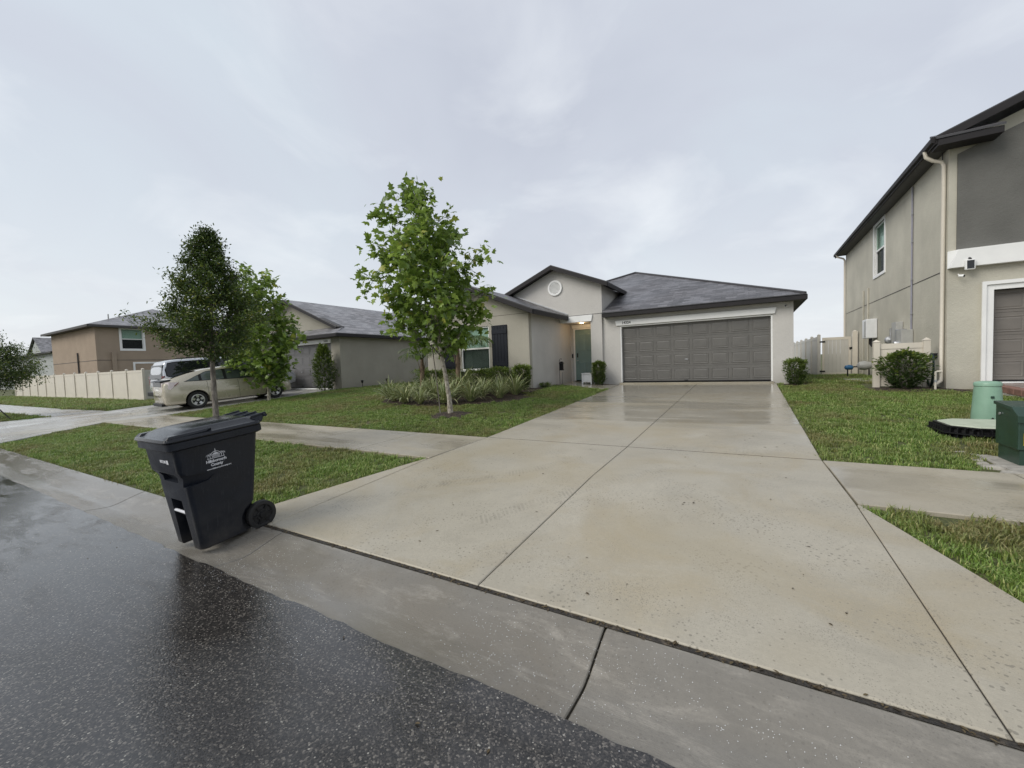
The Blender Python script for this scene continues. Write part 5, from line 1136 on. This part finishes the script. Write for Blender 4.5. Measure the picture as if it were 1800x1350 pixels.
# ------------------------------------------------------------------ cars
def car(name, label, loc, S, paint, wheel_x, wr, glassmat, side_dlo, panes, group, rear_fn, yaw=0.0):
    """S: stations (x, zbot, zbelt, ztop, wmid, wbelt, wroof); local x rear->front"""
    t = thing(name, label, 'car', loc, (0, -.064, math.pi/2-yaw), group=group)
    xs_ = np.array([s[0] for s in S]); A = np.array([s[1:] for s in S])
    def at(x): return [float(np.interp(x, xs_, A[:, k])) for k in range(6)]
    def ring(x):
        zb_, zl, zt, wm, wb, wr_ = at(x); P = [(0, zb_), (wm*.80, zb_), (wm*.955, zb_+.05), (wm, zb_+.18), (wm, zb_+.18+(zl-zb_-.18)*.55), (wb+.012, zl-.03), (wb, zl)]
        for q in (.25, .5, .75): P.append((wb+(wr_-wb)*(q**1.25), zl+(zt-.07-zl)*q))
        P += [(wr_, zt-.07), (wr_*.93, zt-.025), (wr_*.7, zt-.008), (wr_*.35, zt), (0, zt)]
        return P
    mb = MB(); xx = np.concatenate([np.linspace(xs_[0], xs_[0]+.12, 4)[:-1], np.linspace(xs_[0]+.12, xs_[-1]-.12, 54), np.linspace(xs_[-1]-.12, xs_[-1], 4)[1:]]); n = 15
    R_ = []
    for x in xx:
        h = ring(x); R_.append([(x, y, z) for y, z in h]+[(x, -y, z) for y, z in h[-2:0:-1]])
    loft(mb, R_); body_ = mb.build('body', paint, t, world=False)
    cut = []
    for wx in wheel_x:
        c_ = MB(); c_.lathe([(wr*1.17, -1.2), (wr*1.17, 1.2)], (wx, 0, wr), 'y', 36); cut.append(c_)
    boolcut(body_, cut); me = body_.data; me.polygons.foreach_set('use_smooth', [True]*len(me.polygons)); me.set_sharp_from_angle(angle=math.radians(35)); me.materials.clear(); me.materials.append(M[paint])
    def side(x, q, s, off):
        h = ring(x)[6:11]; f = min(q*4, 3.999); i = int(f); y = h[i][0]+(h[i+1][0]-h[i][0])*(f-i); z = h[i][1]+(h[i+1][1]-h[i][1])*(f-i); return (x, s*(y+off), z)
    def strip(xa, xb, lo_, hi_, s, off, name_, mat_, par, nx_=14, nq=5):
        mb = MB()
        for i in range(nx_+1):
            x = xa+(xb-xa)*i/nx_; l, h = lo_(x), hi_(x); h = max(h, l+.004)
            for j in range(nq+1): mb.v.append(side(x, l+(h-l)*j/nq, s, off))
        for i in range(nx_):
            for j in range(nq): mb.f.append((i*(nq+1)+j, (i+1)*(nq+1)+j, (i+1)*(nq+1)+j+1, i*(nq+1)+j+1))
        return mb.build(name_, mat_, par, world=False, smooth=True)
    lo_, hi_ = side_dlo[2], side_dlo[3]
    for s in (-1, 1):
        tr_ = strip(side_dlo[0], side_dlo[1], lo_, hi_, s, .004, 'window_surround', 'black', t, 30)
        for a, b in panes: strip(a, b, lambda x: lo_(x)+.05, lambda x: hi_(x)-.05, s, .0075, 'window', glassmat, tr_)
    for wx in wheel_x:
        for s in (-1, 1):
            w_ = at(wx)[3]-.02
            mb = MB(); pr = [(wr*.60, 0), (wr*.66, .010), (wr*.93, .012), (wr, -.02), (wr, -.17), (wr*.9, -.2), (wr*.3, -.2)]
            mb.lathe([(r_, s*(w_+h_-.01)) for r_, h_ in pr], (wx, 0, wr), 'y', 32); wh = mb.build('wheel', 'rubber', t, world=False, smooth=True, sharp=40)
            mb = MB(); mb.lathe([(wr*.64, s*(w_+.002)), (wr*.60, s*(w_+.002)), (wr*.58, s*(w_-.045)), (.0, s*(w_-.05))], (wx, 0, wr), 'y', 32, cap=False)
            rb = mb.build('rim', 'darkmetal', wh, world=False, smooth=True, sharp=40); mb = MB()
            for k in range(5):
                a = k*2*math.pi/5+.3; ca, sa = math.cos(a), math.sin(a); r0, r1 = wr*.12, wr*.62; q0, q1 = wr*.09, wr*.17
                mb.prism([(wx+r0*ca-q0*sa, s*(w_-.03), wr+r0*sa+q0*ca), (wx+r1*ca-q1*sa, s*(w_-.005), wr+r1*sa+q1*ca), (wx+r1*ca+q1*sa, s*(w_-.005), wr+r1*sa-q1*ca), (wx+r0*ca+q0*sa, s*(w_-.03), wr+r0*sa-q0*ca)], (0, s*.012, 0))
            mb.lathe([(wr*.66, s*(w_+.003)), (wr*.57, s*(w_+.005)), (wr*.56, s*(w_-.02))], (wx, 0, wr), 'y', 32, cap=False); mb.lathe([(wr*.17, s*(w_-.03)), (wr*.15, s*(w_-.008)), (0, s*(w_-.006))], (wx, 0, wr), 'y', 16, cap=False)
            mb.build('spokes', 'rim', wh, world=False, smooth=True, sharp=30).name = 'spoke'
    mb = MB(); a = at(sum(wheel_x)/2); mb.box(wheel_x[0]-.5, wheel_x[1]+.5, -a[3]*.72, a[3]*.72, a[0]+.02, a[1]-.15); mb.build('underbody', 'black', t, world=False)
    for x in side_dlo[4]:    # door seams and handles
        for s in (-1, 1):
            zb_, zl, zt, wm, wb, wr_ = at(x); mb = MB(); h = ring(x); pts = [(x, s*(p[0]+.002), p[1]) for p in h[2:7]]
            vv = []
            for p in pts: vv += [(p[0]-.005, p[1], p[2]), (p[0]+.005, p[1], p[2])]
            mb.add(vv, [(2*i, 2*i+1, 2*i+3, 2*i+2) for i in range(len(pts)-1)]); mb.build('door_seam', 'black', t, world=False)
            mb = MB(); y = s*(wm+.012); mb.box(x+.08, x+.27, min(y, y+s*.02), max(y, y+s*.02), zl-.14, zl-.105); mb.build('door_handle', paint, t, world=False, bevel=.008)
    rear_fn(t, at, ring, paint)
    return t
def prius_rear(t, at, ring, paint):
    for s in (-1, 1):
        mb = MB(); P = [(.02, .52, .80), (.10, .80, .80), (.48, .845, 1.06), (.30, .80, 1.09), (.05, .62, 1.07)]
        v = [(x, s*y, z) for x, y, z in ((-.035, .56, .72), (.10, .815, .72), (.42, .850, 1.02), (.16, .80, 1.06), (-.015, .58, 1.05))]; mb.prism(v, (-.012, s*.012, .006)); mb.build('tail_lamp', 'lens', t, world=False, bevel=.004)
        v = [(x, s*y, z) for x, y, z in ((.30, .860, .905), (.43, .874, 1.025), (.41, .872, 1.03), (.27, .856, .915))]; mb = MB(); mb.prism(v, (-.003, s*.004, 0)); mb.build('lamp_edge', 'lensr', t, world=False)
    mb = MB(); mb.box(-.035, .03, -.55, .55, .90, 1.075); mb.build('rear_glass', 'glass', t, world=False, bevel=.01)
    mb = MB(); mb.frust([(-.075, -.66, 1.085), (.22, -.70, 1.10), (.22, .70, 1.10), (-.075, .66, 1.085)], [(-.05, -.63, 1.115), (.25, -.66, 1.16), (.25, .66, 1.16), (-.05, .63, 1.115)]); mb.build('spoiler', 'black', t, world=False, bevel=.008)
    mb = MB(); mb.box(-.045, .0, -.2, .2, .70, .82); pl_ = mb.build('plate', 'white', t, world=False, bevel=.004)
    mb = MB(); mb.box(-.05, .02, -.34, .34, .835, .862); mb.build('garnish', 'rim', t, world=False, bevel=.006)
    mb = MB(); mb.box(-.10, .10, -.62, .62, .20, .30); mb.build('lower_valance', 'black', t, world=False, bevel=.02)
    mb = MB(); mb.box(1.15, 2.6, -.55, .55, .35, .95); mb.build('cabin_floor', 'interior', t, world=False)
    for x in (1.5, 2.45):
        for y in (-.36, .36): mb = MB(); mb.box(x, x+.12, y-.22, y+.22, .8, 1.16); mb.box(x+.01, x+.1, y-.11, y+.11, 1.17, 1.30); mb.build('seat', 'interior', t, world=False, bevel=.04)
    mb = MB(); zt = lambda x: at(x)[2]+.004
    xs_ = np.linspace(.28, 1.05, 8)
    for x in xs_: w_ = at(x)[5]*.86; mb.v += [(x, -w_, zt(x)+.001), (x, -w_*.5, zt(x)+.004), (x, w_*.5, zt(x)+.004), (x, w_, zt(x)+.001)]
    for i in range(7):
        for j in range(3): mb.f.append((i*4+j, (i+1)*4+j, (i+1)*4+j+1, i*4+j+1))
    mb.build('hatch_glass', 'glass', t, world=False, smooth=True)
    for s in (-1, 1): mb = MB(); mb.box(3.02, 3.14, s*.86-.0 if s > 0 else -1.0, 1.0 if s > 0 else -.86, .98, 1.10); mb.build('mirror', paint, t, world=False, bevel=.03)
PR = [(-.06, .42, .55, .62, .55, .50, .35), (-.045, .30, .80, .90, .72, .70, .60), (0, .24, .95, 1.08, .80, .765, .68), (.10, .21, 1.0, 1.13, .835, .79, .69), (.4, .20, 1.02, 1.24, .865, .80, .66), (.8, .20, 1.01, 1.355, .872, .80, .63), (1.3, .19, .99, 1.45, .873, .80, .61), (1.9, .18, .965, 1.49, .873, .80, .60), (2.4, .18, .945, 1.475, .873, .80, .61), (2.85, .18, .935, 1.37, .872, .80, .64), (3.2, .18, .93, 1.21, .87, .80, .68), (3.5, .18, .925, 1.06, .868, .80, .70), (3.8, .18, .87, .96, .86, .79, .70), (4.1, .19, .76, .86, .83, .76, .66), (4.3, .20, .64, .73, .74, .68, .55), (4.38, .24, .54, .62, .62, .55, .42), (4.42, .30, .48, .54, .48, .42, .3)]
def hi_p(x): return float(np.interp(x, [.58, .95, 1.3, 2.4, 2.75, 3.15, 3.4], [.10, .62, .93, .95, .93, .93, .10]))
def lo_p(x): return float(np.interp(x, [.58, .95, 3.4], [.08, .04, .05]))
zc = T(-18.9, 6.4)
car('hatchback_car', 'champagne hatchback parked with its tail to the street', (-18.72, 6.54, zc), PR, 'paint_gold', (.92, 3.62), .318, 'carglass', (.58, 3.4, lo_p, hi_p, (1.28, 2.30)), ((.68, 1.05), (1.14, 1.85), (1.95, 3.2)), 'parked cars', prius_rear, .14)
def suv_rear(t, at, ring, paint):
    mb = MB(); mb.frust([(-.05, -.80, 1.12), (.06, -.80, 1.12), (.06, .80, 1.12), (-.05, .80, 1.12)], [(.07, -.69, 1.70), (.20, -.69, 1.70), (.20, .69, 1.70), (.07, .69, 1.70)]); mb.build('rear_glass', 'glass', t, world=False, bevel=.02)
    mb = MB(); mb.box(-.16, .10, -.86, .86, .42, .60); mb.build('bumper', 'black', t, world=False, bevel=.03)
    for s in (-1, 1): mb = MB(); mb.box(-.03, .16, s*.82-.05, s*.82+.09 if s > 0 else s*.82+.05, .85, 1.25); mb.build('tail_lamp', 'lensr', t, world=False, bevel=.02)
    mb = MB(); mb.tube([(-.07, -.5, 1.12), (-.07, -.1, 1.16)], .012, 5); mb.build('wiper', 'black', t, world=False)
    for s in (-1, 1): mb = MB(); mb.tube([(.8, s*.62, 1.915), (.95, s*.62, 1.95), (3.0, s*.62, 1.97), (3.2, s*.62, 1.93)], .018, 6); mb.build('roof_rail', 'black', t, world=False, smooth=True)
    mb = MB(); mb.box(-.05, .0, -.18, .18, .78, .90); mb.build('plate', 'white', t, world=False)
SV = [(-.05, .5, .8, .9, .80, .74, .6), (-.03, .38, 1.05, 1.2, .93, .86, .72), (.04, .34, 1.12, 1.62, .97, .90, .70), (.18, .32, 1.13, 1.85, .985, .91, .70), (.5, .30, 1.13, 1.90, .99, .915, .71), (2.0, .30, 1.12, 1.915, .99, .915, .715), (3.2, .30, 1.11, 1.88, .99, .915, .72), (3.6, .30, 1.10, 1.72, .985, .91, .75), (4.1, .30, 1.09, 1.32, .98, .90, .78), (4.4, .30, 1.07, 1.17, .97, .89, .78), (5.0, .32, 1.0, 1.10, .94, .86, .74), (5.3, .36, .9, .98, .88, .8, .66), (5.38, .5, .75, .84, .8, .72, .5)]
def hi_s(x): return float(np.interp(x, [.10, .16, .22, 3.3, 3.9], [.70, .88, .97, .97, .15]))
def lo_s(x): return .06
car('silver_wagon', 'pale silver long wagon with dark side windows behind the champagne car', (-21.40, 7.45, T(-21, 7.45)-.01), SV, 'paint_silver', (1.15, 4.25), .37, 'glass', (.10, 3.85, lo_s, hi_s, (2.05, 3.1)), ((.14, 1.62), (1.86, 2.86), (2.98, 3.7)), 'parked cars', suv_rear, .08)

# ------------------------------------------------------------------ utilities on the right
px, py = 3.22, 9.25; z0 = T(px, py)
pd = thing('utility_pedestal', 'mint green round utility pedestal behind the ribbed vault', 'pedestal', (px, py, z0-.05))
mb = MB(); mb.lathe([(.178, 0), (.172, .18), (.148, .56), (.142, .60)], (0, 0, 0), 'z', 32); mb.build('sleeve', 'mint', pd, world=False, smooth=True, sharp=50)
mb = MB(); mb.lathe([(.146, .602), (.152, .606), (.152, .645), (.138, .668), (.09, .678), (0, .68)], (0, 0, 0), 'z', 32, cap=False); mb.build('cap', 'mint', pd, world=False, smooth=True, sharp=50)
mb = MB(); mb.box(-.018, .018, -.172, -.150, .42, .455); mb.build('padlock_hasp', 'dgreen', pd, world=False, bevel=.004)
mb = MB(); mb.prism([(-.02, -.182, .10), (.02, -.182, .10), (0, -.180, .13)], (0, .01, 0)); mb.build('bolt', 'black', pd, world=False)
z0 = T(2.9, 8.1)
vt_ = thing('utility_vault', 'black ribbed plastic vault with pale green lid lying in the lawn', 'vault', (3.22, 8.3, z0-.03))
def octo(hx, hy, c, z): return [(-hx, -hy+c, z), (-hx+c, -hy, z), (hx-c, -hy, z), (hx, -hy+c, z), (hx, hy-c, z), (hx-c, hy, z), (-hx+c, hy, z), (-hx, hy-c, z)]
mb = MB(); loft(mb, [octo(.80, .50, .22, -.05), octo(.78, .48, .22, .10), octo(.78, .48, .22, .135)]); mb.build('box', 'black', vt_, world=False)
mb = MB(); loft(mb, [octo(.86, .55, .24, .055), octo(.86, .55, .24, .07)]); loft(mb, [octo(.81, .51, .23, .137), octo(.81, .51, .23, .152)]); mb.build('flange', 'black', vt_, world=False)
for k in range(13): mb = MB(); x = -.56+1.12*k/12; mb.box(x-.006, x+.006, -.545, -.47, -.03, .134); mb.build('rib', 'black', vt_, world=False)
for k in range(7): mb = MB(); y = -.26+.52*k/6; mb.box(-.855, -.77, y-.006, y+.006, -.03, .134); mb.build('rib', 'black', vt_, world=False)
for k in range(4): mb = MB(); f = (k+.5)/4; x, y = -.80+.22*f, -.27-.23*f; mb.prism([(x-.035, y-.035, -.03), (x+.02, y+.02, -.03), (x+.02, y+.02, .134), (x-.035, y-.035, .134)], (.009, -.009, 0)); mb.build('rib', 'black', vt_, world=False)
mb = MB(); loft(mb, [octo(.77, .47, .22, .153), octo(.76, .46, .22, .165)]); mb.build('lid', 'mintd', vt_, world=False)
z0 = T(2.9, 6.5)
tf_ = thing('transformer_cabinet', 'dark green utility cabinet with sloped lid at the right edge', 'cabinet', (2.474, 6.44, z0-.05), )
mb = MB(); mb.box(.02, 1.3, .02, .45, -.02, .20); mb.build('base', 'dgreen', tf_, world=False)
mb = MB(); mb.prism([(0, .0, .205), (0, .47, .205), (0, .47, .68), (0, .12, .645), (0, .0, .56)], (1.32, 0, 0)); mb.build('cabinet', 'dgreen', tf_, world=False, bevel=.01)
mb = MB(); mb.prism([(-.012, -.02, .50), (-.012, -.02, .575), (-.012, .11, .66), (-.012, .49, .695), (-.012, .49, .66), (-.012, .12, .62), (-.012, .0, .54), (-.012, .0, .50)], (1.344, 0, 0)); mb.build('lid', 'dgreen', tf_, world=False, bevel=.004)
mb = MB(); mb.box(.04, .17, -.012, -.002, .26, .39); lb = mb.build('warning_label', 'yellow', tf_, world=False)
mb = MB(); mb.box(.06, .15, -.0155, -.0125, .285, .36); mb.build('symbol', 'black', lb, world=False)
mb = MB(); mb.tube([(-.013, .36, .56), (-.004, .36, .56)], .016, 8); mb.build('bolt', 'steel', tf_, world=False)
pdm = thing('cabinet_pad', 'weathered concrete pad edged with rough stones under the green cabinet', 'pad', (2.36, 6.17, z0-.05))
mb = MB(); mb.box(-.02, 1.6, .0, .85, -.05, .04); mb.build('slab', 'stone', pdm, world=False, bevel=.015)
for k in range(8):
    mb = MB(); s = random.uniform(.07, .13); x, y = (-.10+random.uniform(-.03, .03), .95-.15*k) if k < 6 else (-.02+.2*(k-6), -.03)
    mb.frust([(x-s, y-s*.8, -.06), (x+s, y-s*.9, -.06), (x+s*.9, y+s*.7, -.06), (x-s*.9, y+s*.8, -.06)], [(x-s*.7, y-s*.5, .03+random.uniform(0, .03)), (x+s*.7, y-s*.6, .04), (x+s*.6, y+s*.5, .05), (x-s*.6, y+s*.5, .03)]); mb.build('stone', 'stone', pdm, world=False, bevel=.02)
z0 = .56
st = thing('standpipe', 'short cream pipe with elbow beside the downspout', 'pipe', (3.90, 13.72, z0)); mb = MB(); mb.tube([(0, 0, -.05), (0, 0, .40), (.0, 0, .425), (.03, .0, .44), (.12, 0, .44)], .022, 8); mb.build('pipe', 'cream', st, world=False, smooth=True)
mb = MB(); mb.tube([(0, 0, .18), (0, 0, .24)], .03, 8); mb.build('coupling', 'steel', st, world=False)
hs = thing('garden_hose', 'coiled dark green hose hanging beside the cream downspout', 'hose', (4.02, 14.27, .60)); mb = MB(); pts = []
for i in range(150): a = i/150*2*math.pi*7; r_ = .22+.03*math.sin(i*.9); pts.append((-.03-.05*(i % 22)/22, r_*math.cos(a)*.85, .42+(.40+.02*math.sin(i*.37))*math.sin(a)))
mb.tube(pts, .020, 6); mb.build('coil', 'hose', hs, world=False, smooth=True)
mb = MB(); mb.box(-.06, .06, -.05, .05, .70, .84); mb.build('hanger', 'black', hs, world=False, bevel=.01)
bf = thing('backflow_valve', 'wrapped blue and grey backflow valve on pipes beside the gate', 'valve', (3.80, 20.6, .55)); mb = MB(); mb.tube([(-.45, 0, -.05), (-.45, 0, .42), (.2, 0, .42), (.2, 0, -.05)], .03, 8); mb.build('pipe', 'darkmetal', bf, world=False)
mb = MB(); mb.lathe([(.0, -.16), (.08, -.12), (.10, 0), (.08, .1), (.0, .14)], (-.40, 0, .40), 'x', 12, cap=False); mb.build('cover', 'blue', bf, world=False, smooth=True); mb = MB(); mb.lathe([(.0, -.24), (.15, -.16), (.19, 0), (.13, .2), (.0, .24)], (.05, 0, .46), 'x', 10, cap=False); mb.build('cover', 'gbox', bf, world=False, smooth=True)
ap = thing('equipment_pad', 'small grey concrete pad in the grass behind the screen', 'pad', (3.3, 16.9, T(3.3, 16.9))); mb = MB(); mb.box(-.55, .75, -.7, .7, -.08, .03); mb.build('slab', 'stone', ap, world=False, bevel=.01)

# ------------------------------------------------------------------ small things by the porch
pb = thing('planter_box', 'white square planter box beside the porch column', 'planter', (-5.47, 15.42, .70))
mb = MB(); mb.box(-.17, .17, -.17, .17, .05, .36); mb.build('box', 'wbox', pb, world=False)
for sx in (-1, 1):
    for sy in (-1, 1): mb = MB(); mb.box(sx*.175-.025, sx*.175+.025, sy*.175-.025, sy*.175+.025, -.02, .37); mb.build('leg', 'wbox', pb, world=False, bevel=.004)
mb = MB(); mb.box(-.215, .215, -.215, .215, .372, .40); mb.build('rim', 'wbox', pb, world=False, bevel=.006)
mb = MB(); mb.box(-.11, .11, -.186, -.172, .11, .31); mb.build('panel', 'wbox', pb, world=False, bevel=.005)
mb = MB(); mb.box(-.186, -.172, -.11, .11, .11, .31); mb.build('panel', 'wbox', pb, world=False, bevel=.005)
ln = thing('lantern_stand', 'black lantern hanging on a thin metal stake beside the porch walk', 'lantern', (-6.50, 15.0, .66)); mb = MB()
mb.tube([(0, 0, -.1), (0, 0, .95), (.03, 0, 1.02), (.08, 0, 1.05), (.11, 0, 1.0)], .010, 6); mb.tube([(.10, 0, -.1), (.12, 0, .5)], .007, 5); mb.build('stake', 'darkmetal', ln, world=False)
mb = MB(); loft(mb, [rrect(.02, .16, -.07, .07, .01, .58), rrect(.01, .17, -.08, .08, .01, .60), rrect(.03, .15, -.06, .06, .01, .62), rrect(.03, .15, -.06, .06, .01, .84), rrect(.0, .18, -.09, .09, .01, .85), rrect(.06, .12, -.03, .03, .01, .93)]); mb.build('lantern', 'black', ln, world=False)
for k, (y, lab) in enumerate(((13.85, 'solar path light nearer the garage corner on the grey side wall'), (15.45, 'solar path light farther along the grey side wall'))):
    z0 = T(-16.6, y); sl_ = thing('path_light', lab, 'light', (-16.6, y, z0), group='solar path lights'); mb = MB(); mb.tube([(0, 0, -.06), (0, 0, .22)], .012, 6); mb.build('stake', 'black', sl_, world=False)
    mb = MB(); mb.lathe([(.03, .2), (.055, .26), (.06, .31), (.075, .315), (.05, .35), (.0, .355)], (0, 0, 0), 'z', 12); mb.build('head', 'darkmetal', sl_, world=False, smooth=True)
ts = thing('tree_stake', 'thin dark stake standing beside the pale sycamore trunk', 'stake', (syc_c[0]-.28, syc_c[1]-.05, T(*syc_c))); mb = MB(); mb.tube([(0, 0, -.1), (-.10, .02, .9), (-.22, .03, 1.75)], .013, 6); mb.build('pole', 'bark_grey', ts, world=False)
gs = thing('tree_stake', 'slanting dark guy stake of the oak at the left edge', 'stake', (-24.15, 3.75, T(-24.15, 3.75))); mb = MB(); mb.tube([(.1, .1, -.05), (-.95, -.45, 1.05)], .022, 6); mb.build('pole', 'black', gs, world=False)
# debris on the pavement: little leaf bits and clippings
lm = bpy.data.meshes.new('bit'); 
n = 260; xs_ = rng.uniform(-7, 2.2, n); ys_ = rng.uniform(-.6, 8, n); keep = []
for x, y in zip(xs_, ys_):
    if 1.52 < y < 2.16 or y > 2.2 and (x < -3.9 or x > .7): continue
    z = .012 if y < 1.5 else T(x, y)+.006
    keep.append((x, y, z))
for i in range(420): keep.append((rng.uniform(-4.6, 1.6)+.15*rng.normal(), 2.163+rng.normal()*.012, .064))
P = np.array(keep); n = len(P); D = nrm(np.stack([rng.normal(size=n), rng.normal(size=n), .08*rng.normal(size=n)], -1)); Nn = nrm(np.array([0, 0, 1.])+.15*rand_dirs(n))
M['bits'] = leafmat('dead_leaf_bits', (.03, .022, .012), (.075, .052, .026), (.12, .09, .04), .1, .6)
o = leaf_mesh('leaf_litter', P, D, Nn, rng.uniform(.012, .034, n), *OVL, 'bits', None); o['kind'] = 'stuff'; o['label'] = 'scattered leaf bits on the wet concrete and asphalt'; o['category'] = 'litter'

# white beads standing in for sky glints off rain splash along gutter and road
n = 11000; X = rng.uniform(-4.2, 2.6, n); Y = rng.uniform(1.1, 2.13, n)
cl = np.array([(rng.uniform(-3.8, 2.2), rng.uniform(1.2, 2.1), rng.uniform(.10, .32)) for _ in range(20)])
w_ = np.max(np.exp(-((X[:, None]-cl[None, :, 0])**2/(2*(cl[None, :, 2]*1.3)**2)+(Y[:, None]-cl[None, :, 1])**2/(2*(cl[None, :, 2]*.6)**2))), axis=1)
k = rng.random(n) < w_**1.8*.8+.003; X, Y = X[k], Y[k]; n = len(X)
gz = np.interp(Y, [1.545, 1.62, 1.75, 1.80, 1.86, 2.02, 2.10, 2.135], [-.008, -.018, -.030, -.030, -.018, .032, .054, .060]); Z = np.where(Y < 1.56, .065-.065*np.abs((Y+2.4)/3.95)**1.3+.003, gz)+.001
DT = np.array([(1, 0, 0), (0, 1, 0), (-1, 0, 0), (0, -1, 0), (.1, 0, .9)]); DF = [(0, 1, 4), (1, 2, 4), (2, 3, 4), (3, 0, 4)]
N = NT('white_glint_bead'); N.fin((.82, .84, .86), .08); M['glint'] = N.m  # white base colour carries the sky glints
o = leaf_mesh('gutter_glint', np.stack([X, Y, Z], -1), np.stack([rng.normal(size=n), rng.normal(size=n), 0*X], -1), np.tile(np.array([0, 0, 1.]), (n, 1)), rng.uniform(.0007, .0024, n), DT, DF, 'glint', None); o['kind'] = 'stuff'; o['label'] = 'tiny white beads painted as sky glints on the wet gutter'; o['category'] = 'water'
